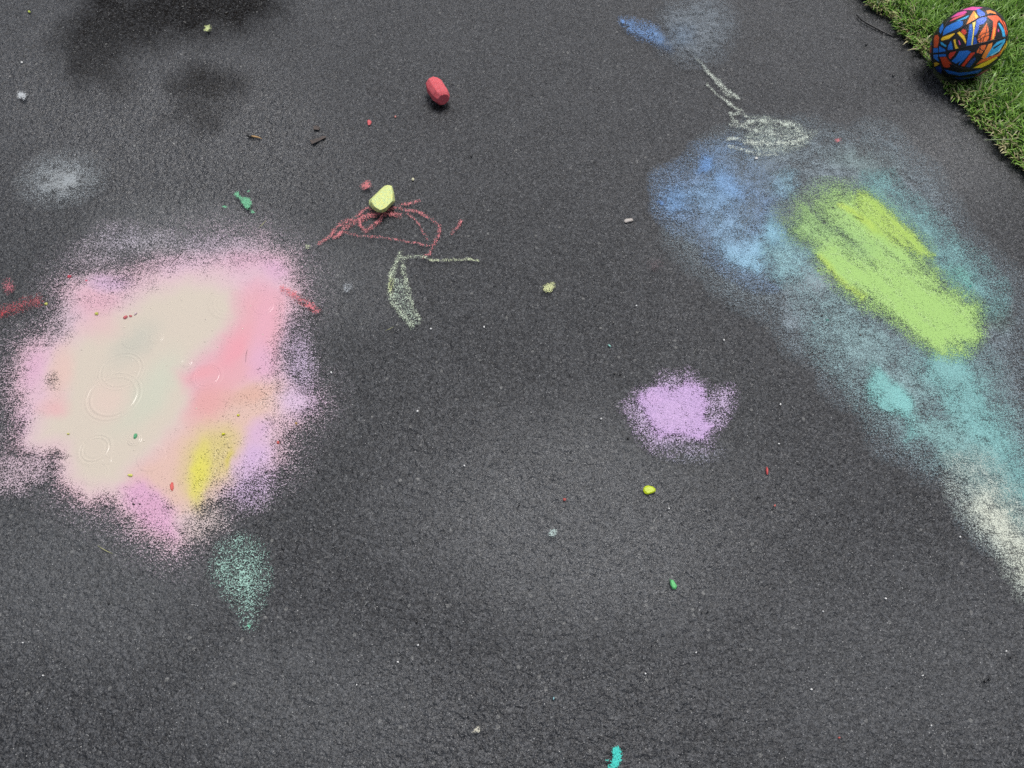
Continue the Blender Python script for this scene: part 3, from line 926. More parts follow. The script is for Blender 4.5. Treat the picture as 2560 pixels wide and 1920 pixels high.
def paint_topblue(f):
    f.poly(fT(2, 0, (940, 185), (1010, 175), (1150, 210), (1280, 270), (1350, 340), (1400, 400), (1400, 470), (1300, 440), (1200, 370), (1100, 350), (1000, 270)), .44, 16, (118, 158, 210))
    f.blob(fT(2, 0, (1270, 340))[0], 44, 22, 45, .62, (126, 168, 220))
    f.blob(fT(2, 0, (955, 200))[0], 9, 5, 40, .9, (110, 155, 215))
    f.mottle(11, .35)
simple('chalk_mark', (1540, 40, 1700, 150), .003, paint_topblue, M_DRY, 'small bright blue chalk smudge at the top of the driveway', 7)

def paint_topgrey(f):
    f.poly(fT(2, 0, (1330, 160), (1450, 70), (1620, 20), (1780, 60), (1850, 200), (1800, 400), (1640, 500), (1480, 500), (1360, 400)), .58, 60, (120, 130, 138))
    f.blob(fT(2, 0, (1460, 330))[0], 60, 50, 0, .42, (112, 134, 156))
simple('puddle_film', (1640, 0, 1850, 180), .005, paint_topgrey, M_FILM,
       'shallow cloudy grey water film right of the small blue smudge', 11, 16, 40)

def paint_whitehaze(f):
    f.blob(fO((135, 392))[0], 150, 96, -10, .46, (160, 167, 170))
    f.blob(fO((140, 395))[0], 84, 50, -10, .72, (166, 172, 174))
    f.blob(fO((150, 398))[0], 46, 26, -10, .92, (166, 172, 174))
simple('puddle_film', (-30, 330, 360, 570), .004, paint_whitehaze, M_FILM, 'small pale grey-white chalk water spot above the big puddle', 12, 9, 30)

def paint_redleft(f):
    f.line(fT(0, 1, (-120, 1060), (0, 1060), (120, 1020), (250, 970), (340, 950)), 24, .66, (190, 84, 92))
    f.line(fT(0, 1, (-100, 1080), (20, 1075), (60, 1060)), 8, .9, (222, 72, 80))
    f.blob(fT(0, 1, (90, 830))[0], 22, 30, 0, .45, (190, 110, 120))
    f.mottle(8, .3)
simple('chalk_smear', (-50, 690, 110, 810), .003, paint_redleft, M_DRY, 'dark red chalk smear at the left edge beside the big puddle', 13)

def paint_coralstreak(f):
    f.line(fT(1, 1, (240, 850), (340, 910), (430, 970), (530, 1040)), 15, .80, (232, 128, 136))
    f.mottle(8, .3)
simple('chalk_mark', (690, 700, 810, 800), .0025, paint_coralstreak, M_DRY, 'coral chalk streak poking out of the upper right rim of the puddle', 15)

def paint_green1(f):
    f.poly(fT(0, 1, (2040, 40), (2065, 20), (2080, 60), (2110, 70), (2170, 80), (2175, 150), (2150, 170), (2100, 110)), .8, 5, (118, 196, 150))
    f.blob(fT(0, 1, (1945, 150))[0], 7, 5, 0, .75, (118, 196, 150))
    f.blob(fT(0, 1, (2190, 190))[0], 9, 5, 30, .6, (118, 196, 150))
simple('chalk_mark', (545, 470, 660, 550), .0022, paint_green1, M_DRY, 'small mint-green chalk dab above the top right of the puddle', 16)

def paint_turq(f):
    f.poly(fT(2, 3, (870, 1490), (910, 1475), (940, 1520), (940, 1580), (910, 1660), (860, 1680), (850, 1630), (880, 1560)), .9, 6, (70, 215, 200))
    f.blob(fT(2, 3, (820, 1595))[0], 8, 5, 0, .8, (80, 205, 190))
    f.blob(fT(2, 3, (850, 1660))[0], 12, 12, 0, .7, (80, 205, 190))
simple('chalk_mark', (1480, 1850, 1580, 1945), .0022, paint_turq, M_DRY, 'bright turquoise chalk dab at the bottom edge of the picture', 17)

def dab(c, r, col, label, seed, st=.75, name='chalk_mark'):
    def p(f):
        f.blob(c, r * 1.5, r * 1.15, random.uniform(-40, 40), st, col)
        f.mottle(4, .4)
    simple(name, (c[0] - r * 2, c[1] - r * 2, c[0] + r * 2, c[1] + r * 2), .002, p, M_DRY, label, seed, 4, 8)
dab(fT(1, 0, (955, 1620))[0], 13, (222, 128, 130), 'small coral chalk dab left of the yellow-green chalk stub', 41, .72)
dab(fT(2, 1, (318, 845))[0], 14, (214, 220, 160), 'pale yellow chalk dab in the middle of the driveway', 42, .9)
dab(fT(0, 0, (205, 850))[0], 12, (205, 210, 212), 'white chalk dab near the left edge above the grey-white spot', 43, .85)
dab(fT(0, 0, (1805, 272))[0], 9, (206, 218, 150), 'pale yellow-green chalk dab at the top left', 44, 1.0)
dab(fT(1, 1, (455, 490))[0], 8, (200, 210, 170), 'faint pale green chalk dab left of the red scribble', 45, .55)
dab(fT(1, 1, (800, 850))[0], 14, (170, 176, 180), 'faint white chalk dab between the puddle and the feather-shaped mark', 46, .45)
dab(fT(2, 2, (350, 1300))[0], 10, (190, 210, 204), 'faint whitish chalk dab below the lime blob, left of it', 47, .6)
dab(fT(2, 1, (1230, 650))[0], 22, (112, 98, 102), 'faint brownish pink chalk dab between the lilac and blue patches', 48, .3)
dab(fT(1, 3, (1905, 1335))[0], 9, (214, 210, 190), 'cream-white chalk dab near the bottom centre', 49, .8)
dab(fT(3, 0, (590, 1245))[0], 7, (210, 120, 125), 'tiny pink chalk dab above the lime patch', 50, .8)
dab(fT(0, 1, (2170, 20))[0], 3, (118, 196, 150), 'tiny green chalk fleck beside the mint dab', 51, .8)

# ------------------------------------------------------------------ CHALK STUBS AND CHIPS
def hull_obj(name, pts, mat, bevel=0, noise=0, nseed=0, sub=0, smooth=False):
    bm = bmesh.new()
    for p in pts: bm.verts.new(p)
    r = bmesh.ops.convex_hull(bm, input=bm.verts[:])
    loose = [v for v in bm.verts if not v.link_faces]
    bmesh.ops.delete(bm, geom=loose, context='VERTS')
    bmesh.ops.dissolve_limit(bm, angle_limit=math.radians(9), verts=bm.verts[:], edges=bm.edges[:])
    if bevel:
        bmesh.ops.bevel(bm, geom=bm.edges[:], offset=bevel, segments=2, profile=.6, affect='EDGES', clamp_overlap=True)
    if sub:
        bmesh.ops.triangulate(bm, faces=bm.faces[:])
        for _ in range(sub): bmesh.ops.subdivide_edges(bm, edges=bm.edges[:], cuts=1, use_grid_fill=True)
    if noise:
        from mathutils import noise as mn
        for v in bm.verts:
            v.co += mn.noise_vector(v.co * 60 + Vector((nseed, 0, 0))) * noise
    c = Vector((sum((v.co.x for v in bm.verts)) / len(bm.verts), sum((v.co.y for v in bm.verts)) / len(bm.verts), min(v.co.z for v in bm.verts)))
    for v in bm.verts: v.co -= c
    me = bpy.data.meshes.new(name); bm.to_mesh(me); bm.free()
    me.materials.append(mat)
    if smooth:
        me.polygons.foreach_set('use_smooth', [True] * len(me.polygons))
    o = bpy.data.objects.new(name, me); o.location = c; COL.objects.link(o)
    return o

def stub_from_outline(outline, hmid, htop, inset_top, inset_bot, extra_top=None):
    """outline px read at mid height; top and bottom rings inset"""
    mid = np.array([gnd(u, v, hmid) for u, v in outline])
    c = mid.mean(axis=0)
    pts = [tuple(p) for p in mid]
    for p in mid:
        q = c + (p - c) * (1 - inset_top); pts.append((q[0], q[1], htop))
        q = c + (p - c) * (1 - inset_bot); pts.append((q[0], q[1], 0.0015))
        q = c + (p - c) * (1 - inset_top * .35); pts.append((q[0], q[1], hmid + (htop - hmid) * .62))
    return pts

def Zc(x0, y0, pts): return [(x0 + x / 13.825, y0 + y / 13.825) for x, y in pts]
coral_m = plain_mat('coral_chalk', alb((236, 98, 104)), .75, .25, .0010, 700, .10, pits=190, col2=alb((238, 118, 126)))
lime_m = plain_mat('yellow_green_chalk', alb((244, 246, 150)), .75, .25, .0010, 700, .04, pits=210, col2=alb((214, 236, 172)))

# coral stub: a rounded prism lying on its side, its worn end towards the camera
def prism(axis_px0, axis_px1, radii, R, sides, roll, zc):
    a = gnd(*axis_px0, zc); b = gnd(*axis_px1, zc)
    ax_ = Vector(b - a); L = ax_.length; ax_.normalize()
    up = Vector((0, 0, 1)); sd = ax_.cross(up).normalized(); up = sd.cross(ax_)
    pts = []
    for t, r in radii:
        for j in range(sides):
            th = 2 * math.pi * j / sides + roll
            p = Vector(a) + ax_ * (L * t) + sd * math.cos(th) * R * r + up * math.sin(th) * R * r
            pts.append(tuple(p))
    m = min(p[2] for p in pts)
    return [(p[0], p[1], p[2] - m + .0008) for p in pts]
p0, p1 = Zc(1040, 180, [(560, 420), (945, 990)])
pts = prism(p0, p1, ((-.06, .52), (.05, .82), (.28, 1.0), (.74, .98), (.93, .86), (1.03, .66)), .0295, 9, .35, .024)
o = hull_obj('chalk_stub', pts, coral_m, bevel=.0022, noise=.0012, nseed=3, sub=2, smooth=True)
tag(o, 'coral-red stub of sidewalk chalk with rounded ends and tiny pits, lying alone on the asphalt', 'chalk')

yo = Zc(900, 440, [(300, 840), (560, 590), (850, 330), (960, 300), (1100, 340), (1180, 560), (1220, 880), (1060, 1060), (880, 1230), (770, 1270), (600, 1250), (420, 1130), (310, 1000)])
mid = [gnd(u, v, .017) for u, v in yo]
c = np.mean(mid, axis=0)
pts = [tuple(p) for p in mid]
topo = Zc(900, 440, [(420, 800), (640, 600), (860, 420), (960, 390), (1060, 420), (1130, 640), (1120, 860), (900, 1090), (700, 1180), (520, 1080), (400, 900)])
for u, v in topo: pts.append(tuple(gnd(u, v, .036 if v > 485 else .028)))
for p in mid:
    q = c + (p - c) * .72; pts.append((q[0], q[1] + .004, .001))
o = hull_obj('chalk_stub', pts, lime_m, bevel=.0012, noise=.0008, nseed=9, sub=2, smooth=True)
tag(o, 'yellow-green wedge-shaped chalk stub resting on the red scribble', 'chalk')

def chip(outline, h, col, label, name='chalk_chip', cat='chalk chip', inset=.35, z0=.0, rough=.6, group='chalk chips on the asphalt'):
    mid = np.array([gnd(u, v, h * .35) for u, v in outline]); c = mid.mean(axis=0)
    pts = [tuple(p) for p in mid]
    for i, p in enumerate(mid):
        q = c + (p - c) * (1 - inset * (.6 + .8 * random.random())); pts.append((q[0], q[1], h * (.8 + .3 * random.random())))
        q = c + (p - c) * .8; pts.append((q[0], q[1], .0004))
    pts = [(p[0], p[1], p[2] + z0) for p in pts]
    m = plain_mat(name + '_colour', col, rough, .4, .0004, 1200, .08)
    o = hull_obj(name, pts, m, bevel=h * .06)
    tag(o, label, cat, group)
    return o
def oval(c, rx, ry, rot, n=9, j=.15):
    a = math.radians(rot); r = []
    for i in range(n):
        th = 2 * math.pi * i / n; q = 1 + random.uniform(-j, j)
        x, y = rx * q * math.cos(th), ry * q * math.sin(th)
        r.append((c[0] + x * math.cos(a) - y * math.sin(a), c[1] + x * math.sin(a) + y * math.cos(a)))
    return r

chip(fT(2, 3, (1362, 28), (1395, 35), (1412, 62), (1427, 88), (1412, 118), (1385, 112), (1368, 75)), .006, alb((110, 212, 130)), 'mint-green faceted chalk chip in the lower right part of the driveway')
chip(fT(2, 2, (1135, 900), (1150, 882), (1180, 876), (1215, 885), (1240, 905), (1242, 928), (1215, 942), (1190, 940), (1170, 955), (1148, 945), (1134, 925)), .004, alb((205, 226, 20)), 'bright yellow-green soggy chalk blob below the lilac patch', inset=.25, rough=.35)
chip(fT(2, 2, (2195, 718), (2203, 715), (2214, 745), (2212, 785), (2200, 780), (2192, 750)), .005, alb((228, 90, 90)), 'narrow coral-red chalk sliver right of the yellow-green blob')
chip(fT(1, 0, (960, 1045), (975, 1032), (995, 1045), (998, 1060), (985, 1080), (968, 1080), (972, 1062)), .003, alb((228, 100, 104)), 'coral chalk crumb between the coral stub and the yellow-green stub')
chip(oval(fT(0, 1, (598, 731))[0], 5.5, 4, -20), .004, alb((206, 70, 90)), 'crimson chalk crumb off the upper left rim of the puddle')
chip(oval(fT(0, 1, (747, 766))[0], 4, 2.8, 0), .003, alb((214, 96, 116)), 'small rose chalk crumb on the upper left rim of the puddle')
chip(oval(fT(0, 1, (398, 968))[0], 5, 3.6, -20), .004, alb((214, 214, 110)), 'pale yellow chalk crumb left of the puddle, beside the red smear')
chip(oval(fT(0, 1, (838, 1055))[0], 5, 3.8, -20), .004, alb((208, 206, 96)), 'olive-yellow chalk crumb in the pink upper left of the puddle', z0=.002)
chip(oval(fT(0, 1, (1088, 1085))[0], 6.5, 3.4, -30), .004, alb((216, 112, 116)), 'larger of the two rose chalk crumbs side by side in the cream water', z0=.002)
chip(oval(fT(0, 1, (1132, 1075))[0], 4, 2.6, -10), .003, alb((220, 120, 122)), 'smaller of the two rose chalk crumbs side by side in the cream water', z0=.002)
chip(oval(fT(0, 1, (1175, 1057))[0], 5.5, 2, -40), .003, alb((226, 200, 205)), 'whitish chalk sliver next to the rose crumbs in the puddle', z0=.002)
chip(oval(fT(0, 2, (1172, 452))[0], 5, 7.5, 20), .004, alb((98, 182, 130)), 'green chalk crumb floating in the lower part of the puddle', z0=.002)
chip(oval(fT(0, 2, (592, 434))[0], 3.4, 2.4, 0), .003, alb((224, 222, 120)), 'tiny yellow chalk crumb in the lower left cream of the puddle', z0=.002)
chip(oval(fT(0, 2, (1128, 791))[0], 7, 4, 5), .004, alb((236, 236, 120)), 'pale yellow chalk crumb between cream and salmon water low in the puddle', z0=.002)
chip(oval(fT(0, 2, (1932, 437))[0], 5.2, 3.2, -10), .004, alb((226, 224, 50)), 'bright yellow chalk crumb at the top of the yellow streak', z0=.002)
chip(oval(fT(0, 2, (2060, 273))[0], 3.8, 3.2, 0), .003, alb((222, 220, 60)), 'bright yellow chalk crumb above the other one, in the salmon part', z0=.002)
chip(fT(0, 2, (1485, 850), (1500, 855), (1505, 900), (1492, 930), (1475, 912), (1470, 880)), .003, alb((232, 104, 96)), 'coral flake in the speckled salmon area left of the yellow streak', z0=.002)
chip(oval(fT(1, 2, (193, 510))[0], 4, 4, 0), .004, alb((214, 90, 84)), 'red chalk crumb in the lilac lower right rim of the puddle', z0=.002)
chip(oval(fT(1, 2, (349, 343))[0], 3.2, 3.2, 0), .003, alb((190, 150, 90)), 'tan crumb in the speckled right rim of the puddle', z0=.002)
chip(oval(fT(1, 2, (297, 380))[0], 4, 2.8, 0), .003, alb((232, 200, 206)), 'pale pink crumb beside the tan one in the right rim of the puddle', z0=.002)
chip(oval(fT(2, 1, (843, 1329))[0], 5.2, 2.0, 40), .003, alb((150, 214, 200)), 'pale turquoise chalk pellet between the lilac patch and the centre')
chip(oval(fT(2, 3, (360, 1057))[0], 2, 4.6, 0), .003, alb((150, 200, 206)), 'pale blue chalk pellet above the turquoise dab at the bottom')
chip(oval(fT(2, 2, (455, 998))[0], 4.4, 4, 0), .003, alb((200, 92, 84)), 'dull red chalk crumb left of the yellow-green blob')
chip(oval(fT(3, 2, (60, 1050))[0], 2.6, 2.6, 0), .0025, alb((222, 120, 110)), 'tiny salmon chalk crumb above the mint-green chip')
chip(oval(fT(3, 3, (615, 1397))[0], 3, 2.6, 0), .0025, alb((220, 110, 100)), 'tiny coral chalk crumb near the bottom right')
chip(oval(fT(0, 0, (252, 100))[0], 3.4, 3, 0), .003, alb((190, 206, 70)), 'lime chalk crumb in the top left corner')
chip(oval(fT(1, 0, (1357, 1548))[0], 3.6, 3.6, 0), .003, alb((220, 216, 180)), 'cream chalk crumb right of the yellow-green stub')
chip(oval(fT(1, 0, (1205, 1007))[0], 2.8, 2.6, 0), .0025, alb((214, 140, 130)), 'tiny salmon crumb left of the dark spot by the coral stub')
chip(oval(fT(3, 1, (1748, 815))[0], 4, 3, 20), .003, alb((24, 140, 124)), 'dark teal chalk crumb on the right rim of the lime patch')
chip(oval(fT(3, 1, (510, 1108))[0], 5.4, 2.4, 5), .003, alb((24, 120, 105)), 'dark green chalk sliver in the grey-blue haze below the lime patch')
chip(oval(fT(3, 1, (395, 1130))[0], 6, 1.4, 30), .002, alb((150, 206, 210)), 'thin pale cyan sliver beside the dark green sliver')
chip(fT(2, 1, (970, 240), (985, 232), (1005, 240), (1040, 228), (1047, 245), (1030, 255), (1005, 254), (985, 265), (970, 258)), .004, alb((206, 198, 190)), 'off-white bone-shaped paper or stone scrap left of the blue patch', 'scrap', 'scrap', group=None)
chip(oval(fT(3, 0, (1240, 215))[0], 4, 3.4, 0), .01, alb((226, 150, 120)), 'upper of three small salmon crumbs in the grass edge left of the ball', z0=.012, group='salmon crumbs in the grass edge')
chip(oval(fT(3, 0, (1198, 295))[0], 4.6, 3.8, 0), .01, alb((224, 150, 122)), 'middle of three small salmon crumbs in the grass edge left of the ball', z0=.006, group='salmon crumbs in the grass edge')
chip(oval(fT(3, 0, (1285, 395))[0], 3.4, 3, 0), .01, alb((214, 160, 130)), 'lowest of three small salmon crumbs in the grass edge left of the ball', z0=.006, group='salmon crumbs in the grass edge')

MARKS = [('the coral-red stub', (1092, 232)), ('the yellow-green stub', (955, 500)), ('the lilac patch', (1690, 1020)), ('the lime patch', (2230, 650)), ('the blue patch', (1800, 520)),
         ('the teal streak', (2330, 1120)), ('the mint patch', (608, 1440)), ('the mint-green chip', (1683, 1460)), ('the yellow-green blob', (1622, 1226)), ('the feather-shaped mark', (1010, 730)),
         ('the turquoise dab', (1536, 1895)), ('the ball', (2420, 110)), ('the cream dab at the bottom', (1191, 1827)), ('the off-white tail', (2520, 1350)), ('the red smear', (30, 770)), ('the twig', (2190, 60)),
         ('the puddle', (400, 940)), ('the pale yellow dab', (1372, 724)), ('the bottom right corner', (2560, 1920)), ('the bottom left corner', (0, 1920)), ('the white-grey spot', (156, 455))]
PMARKS = [('the biggest ripple', fA((525, 905))[0]), ('the green crumb', fA((625, 1085))[0]), ('the rose crumbs', fA((600, 540))[0]), ('the coral-pink side', fA((1080, 690))[0]),
          ('the yellow streak', fA((925, 1260))[0]), ('the small round ripple', fA((720, 635))[0]), ('the tiny yellow crumb', fA((316, 1080))[0]), ('the olive crumb', fA((447, 527))[0]), ('the upper rim', fA((900, 330))[0])]
USED = set()
def where(c, what, marks):
    best = None
    for nm, m in sorted(marks, key=lambda q: math.hypot(q[1][0] - c[0], q[1][1] - c[1])):
        dx, dy = c[0] - m[0], c[1] - m[1]; r = math.hypot(dx, dy)
        a = math.degrees(math.atan2(-dy, dx)) % 360
        dr = ['right of', 'above and right of', 'above', 'above and left of', 'left of', 'below and left of', 'below', 'below and right of'][int((a + 22.5) // 45) % 8]
        lab = '%s %s %s' % (what, dr, nm)
        if best is None: best = lab
        if lab not in USED:
            USED.add(lab); return lab
    return best
# white bits of stone, those that stand out
whites = [fT(0, 0, (188, 538))[0], fT(0, 3, (373, 859))[0], fT(0, 3, (198, 576))[0], fT(1, 3, (1226, 743))[0], fT(1, 3, (870, 941))[0], fT(1, 3, (1400, 597))[0],
          fT(2, 3, (1153, 843))[0], fT(2, 3, (1590, 661))[0], fT(2, 2, (1357, 1075))[0], fT(3, 3, (1016, 194))[0], fT(3, 3, (375, 979))[0], fT(3, 3, (1335, 860))[0],
          fT(3, 3, (476, 306))[0], fT(3, 2, (108, 174))[0], fT(3, 2, (95, 516))[0], fT(3, 2, (1661, 1320))[0], fT(2, 1, (1832, 1278))[0], fT(2, 1, (1075, 982))[0],
          fT(1, 2, (1799, 705))[0], fT(1, 2, (1396, 234))[0], fT(1, 1, (1970, 1165))[0], fT(1, 1, (1510, 1181))[0], fT(1, 1, (650, 1558))[0], fT(3, 3, (1410, 1292))[0],
          fT(2, 2, (770, 299))[0], fT(3, 3, (2058, 648))[0]]
for i, c in enumerate(whites):
    chip(oval(c, random.uniform(2.4, 3.4), random.uniform(1.8, 2.8), random.uniform(0, 180), 7), .0025, (.62, .62, .6),
         where(c, 'small white stone bit', MARKS), 'white_stone', 'stone', group='white stone bits scattered in the asphalt')
darks = [fT(3, 0, (850, 385))[0], fT(3, 0, (1085, 650))[0], fT(1, 0, (1862, 1350))[0], fT(0, 1, (1133, 476))[0], fT(0, 3, (938, 238))[0], fT(3, 3, (1875, 912))[0], fT(3, 3, (1912, 895))[0],
         fT(3, 3, (2097, 705))[0], fT(0, 2, (1155, 1040))[0], fT(0, 2, (1210, 1040))[0], fT(2, 3, (1645, 318))[0], fT(2, 3, (1692, 312))[0], fT(2, 3, (1207, 603))[0], fT(2, 1, (877, 1131))[0],
         fT(2, 1, (888, 1565))[0], fT(2, 1, (936, 1572))[0], fT(3, 1, (797, 1238))[0], fT(3, 1, (466, 1070))[0], fT(2, 2, (57, 1053))[0], fT(2, 2, (1004, 466))[0], fT(2, 2, (2123, 980))[0], fT(3, 1, (436, 665))[0],
         fT(1, 3, (1388, 397))[0], fT(3, 0, (565, 1135))[0]]
for i, c in enumerate(darks):
    chip(oval(c, random.uniform(3, 4.6), random.uniform(2.2, 3.4), random.uniform(0, 180), 7), .0035, (.006, .006, .007),
         where(c, 'small black grit pellet', MARKS), 'grit_pellet', 'grit', rough=.3, group='black grit pellets on the asphalt')

# ------------------------------------------------------------------ twig, wood sliver, clippings, leaf crumbs
def tube(name, pts, radii, mat, sides=6, parent=None):
    pts = [Vector(p) for p in pts]; vs, fs = [], []
    for i, p in enumerate(pts):
        t = (pts[min(i + 1, len(pts) - 1)] - pts[max(i - 1, 0)]).normalized()
        s = t.cross(Vector((0, 0, 1)))
        s = s.normalized() if s.length > 1e-4 else Vector((1, 0, 0))
        u = s.cross(t)
        for j in range(sides):
            a = 2 * math.pi * j / sides
            vs.append(tuple(p + (s * math.cos(a) + u * math.sin(a)) * radii[i]))
        if i:
            for j in range(sides):
                a = (i - 1) * sides + j; b = (i - 1) * sides + (j + 1) % sides
                fs.append((a, b, b + sides, a + sides))
    fs.append(tuple(range(sides))[::-1]); fs.append(tuple(range(len(vs) - sides, len(vs))))
    return mesh_obj(name, vs, fs, mat, parent=parent, smooth=True, recenter=parent is None)
black_m = plain_mat('dark_wet_bark', (.010, .009, .009), .35, .5, .0005, 600, .2)
tw = fT(3, 0, (765, 128), (800, 165), (850, 198), (920, 235), (1000, 278), (1070, 308), (1130, 318))
o = tube('twig', [gnd(u, v, .003 + .002 * math.sin(i)) for i, (u, v) in enumerate(tw)], [.0018, .0026, .0029, .0029, .0027, .0022, .0012], black_m)
tag(o, 'thin curved black twig on the asphalt pointing at the lawn edge left of the ball', 'twig')
tan_m = plain_mat('split_wood', alb((206, 166, 112)), .6, .4, .0004, 500, .15)
o = bpy.data.objects.new('wood_sliver', None); g0 = gnd(*fT(0, 0, (2170, 1180))[0]); o.location = g0; COL.objects.link(o)
tag(o, 'tan wood sliver with a dark bud end at the upper left of the driveway', 'wood sliver')
def rel(pts, base): return [tuple(np.array(p) - base) for p in pts]
sl = Zc(0, 0, []) or [(560 + x / 6.506, 300 + y / 6.506) for x, y in ((440, 262), (500, 272), (560, 283), (620, 304))]
sh = tube('shaft', rel([gnd(u, v, .0025) for u, v in sl], g0), [.0022, .0032, .0022, .0004], tan_m, parent=o)
bd = [(560 + x / 6.506, 300 + y / 6.506) for x, y in ((365, 262), (395, 258), (425, 268), (448, 264))]
tube('bud', rel([gnd(u, v, .003) for u, v in bd], g0), [.001, .0040, .0042, .0022], black_m, parent=o)

straw_m = plain_mat('dry_grass', alb((190, 190, 130)), .55, .4, 0, 200, .1)
pale_m = plain_mat('pale_hair_root', alb((180, 182, 178)), .5, .4, 0, 200, .1)
brown_m = plain_mat('dead_leaf', (.045, .028, .020), .5, .5, .0008, 500, .3)
def clip(pts, r, mat, label, name='grass_clipping', cat='grass clipping', z=.002):
    n = len(pts)
    o = tube(name, [gnd(u, v, z + .0006 * (i % 2)) for i, (u, v) in enumerate(pts)], [r * (.5 if i in (0, n - 1) else 1) for i in range(n)], mat, 5)
    tag(o, label, cat, 'loose grass clippings and fibres on the asphalt')
clip(fT(0, 2, (845, 1398), (880, 1420), (925, 1445), (972, 1466)), .0007, straw_m, 'straight dry grass clipping below the left part of the puddle')
clip(fT(1, 1, (20, 315), (50, 285), (88, 245)), .0008, straw_m, 'short yellowish grass clipping above the upper right rim of the puddle')
clip(fT(0, 1, (1962, 348), (1980, 380), (2000, 415)), .0006, pale_m, 'short pale fibre above the upper right rim of the puddle', 'fibre', 'fibre')
clip(fT(2, 2, (1255, 1140), (1235, 1165), (1225, 1190), (1222, 1215)), .0007, pale_m, 'short curved pale fibre below the yellow-green blob', 'fibre', 'fibre')
clip(fT(1, 3, (935, 262), (950, 235), (975, 216)), .0006, pale_m, 'pale curved fibre at the lower left of centre', 'fibre', 'fibre')
clip(fT(0, 1, (1485, 610), (1520, 575), (1560, 540), (1590, 505)), .0006, brown_m, 'thin brown stem lying across the upper rim of the puddle', 'stem', 'stem', .003)
clip(fT(3, 1, (730, 200), (770, 218), (830, 242)), .0009, plain_mat('olive_stem', (.04, .06, .02), .5), 'dark olive stem lying on the lime patch', 'stem', 'stem', .0055)
clip(fT(0, 1, (2137, 1360), (2126, 1400), (2122, 1470)), .0004, brown_m, 'fine dark hair on the pink right side of the puddle', 'fibre', 'fibre', .003)
clip(fT(1, 1, (5, 1530), (22, 1535), (30, 1520), (45, 1522)), .0005, brown_m, 'tiny crooked red-brown fibre in the right side of the puddle', 'fibre', 'fibre', .003)
clip(fT(1, 1, (1115, 1200), (1150, 1185), (1190, 1165)), .0006, straw_m, 'faint dry grass clipping left of the foot of the feather-shaped mark')
clip(fT(2, 1, (1600, 1345), (1575, 1380), (1560, 1420)), .0004, pale_m, 'faint pale fibre above the lilac patch on its right', 'fibre', 'fibre')
clip(fT(3, 1, (-60, 945), (-45, 925), (-30, 905)), .0005, pale_m, 'short pale fibre left of the grey-blue haze', 'fibre', 'fibre')
clip(fT(1, 0, (2170, 600), (2190, 620), (2200, 650)), .0004, pale_m, 'tiny pale fibre right of the coral stub', 'fibre', 'fibre')
clip(fT(3, 0, (1870, 1210), (1960, 1208), (2050, 1205), (2190, 1196)), .0016, plain_mat('pale_blade', alb((172, 190, 140)), .4), 'long pale grass blade sticking out sideways from the lawn edge at the far right', 'grass_clipping', 'grass blade', .03)

o = hull_obj('leaf_crumb', [tuple(gnd(u, v, z)) for (u, v) in [(560 + x / 6.506, 300 + y / 6.506) for x, y in ((1450, 95), (1500, 88), (1550, 105), (1560, 140), (1540, 160), (1500, 140), (1460, 150))] for z in (.0005, .003)], brown_m, bevel=.0004)
tag(o, 'upper of two brown leaf crumbs left of the coral crumb, rounded', 'leaf', 'brown leaf crumbs')
o = hull_obj('leaf_crumb', [tuple(gnd(560 + x / 6.506, 300 + y / 6.506, z)) for x, y in ((1400, 330), (1420, 385), (1460, 380), (1470, 330), (1660, 280), (1655, 255), (1600, 262), (1500, 308)) for z in (.0005, .002)], brown_m, bevel=.0003)
tag(o, 'lower of two brown leaf crumbs left of the coral crumb, long and stalked', 'leaf', 'brown leaf crumbs')

# bubbles in the milky water
bub_m, k = new_mat('water_bubble')
out = k.node('ShaderNodeOutputMaterial'); b = k.node('ShaderNodeBsdfPrincipled'); k.l.new(b.outputs[0], out.inputs[0])
b.inputs['Base Color'].default_value = (*alb((226, 212, 196)), 1); b.inputs['Roughness'].default_value = .05
bub = [(575, 588, 5), (775, 483, 3), (655, 495, 3), (697, 500, 3), (838, 464, 5), (885, 430, 3), (978, 432, 4), (950, 551, 5), (980, 603, 5), (945, 655, 4), (1005, 680, 3), (380, 692, 4), (625, 795, 3), (770, 765, 3), (868, 750, 3),
       (1157, 490, 3), (1213, 622, 3), (1120, 595, 3), (907, 962, 4), (545, 998, 3), (490, 1105, 3), (665, 1112, 4), (620, 1155, 4), (358, 846, 3), (332, 875, 3), (300, 880, 3), (820, 650, 3), (1070, 580, 3), (700, 690, 3), (612, 740, 3)]
M0 = None
for i, (x, y, r) in enumerate(bub):
    g = gnd(*fA((x, y))[0]); R = r * .5425 * (g[1] * FW[1] - H * FW[2]) / FPX * .9
    if M0 is None:
        bm = bmesh.new(); bmesh.ops.create_uvsphere(bm, u_segments=14, v_segments=8, radius=1)
        bmesh.ops.delete(bm, geom=[v for v in bm.verts if v.co.z < -.2], context='VERTS')
        M0 = bpy.data.meshes.new('bubble'); bm.to_mesh(M0); bm.free(); M0.materials.append(bub_m)
        M0.polygons.foreach_set('use_smooth', [True] * len(M0.polygons))
    o = bpy.data.objects.new('bubble', M0); COL.objects.link(o)
    o.location = (g[0], g[1], .0022); o.scale = (R, R, R * .5)
    tag(o, where(fA((x, y))[0], 'tiny bubble in the big puddle', PMARKS), 'bubble', 'tiny bubbles on the puddle')

# ------------------------------------------------------------------ THE BALL
def on_ball(zx, zy, rad=BR):
    u, v = 2280 + zx / 7.54, zy / 7.54
    d = ray(u, v); d = d / np.linalg.norm(d); o_ = np.array([0, 0, H]) - BC
    b_ = o_ @ d; c_ = o_ @ o_ - rad * rad
    disc = b_ * b_ - c_
    if disc < 0:
        t = -b_; p = o_ + d * t; return p / np.linalg.norm(p) * rad
    return o_ + d * (-b_ - math.sqrt(disc))

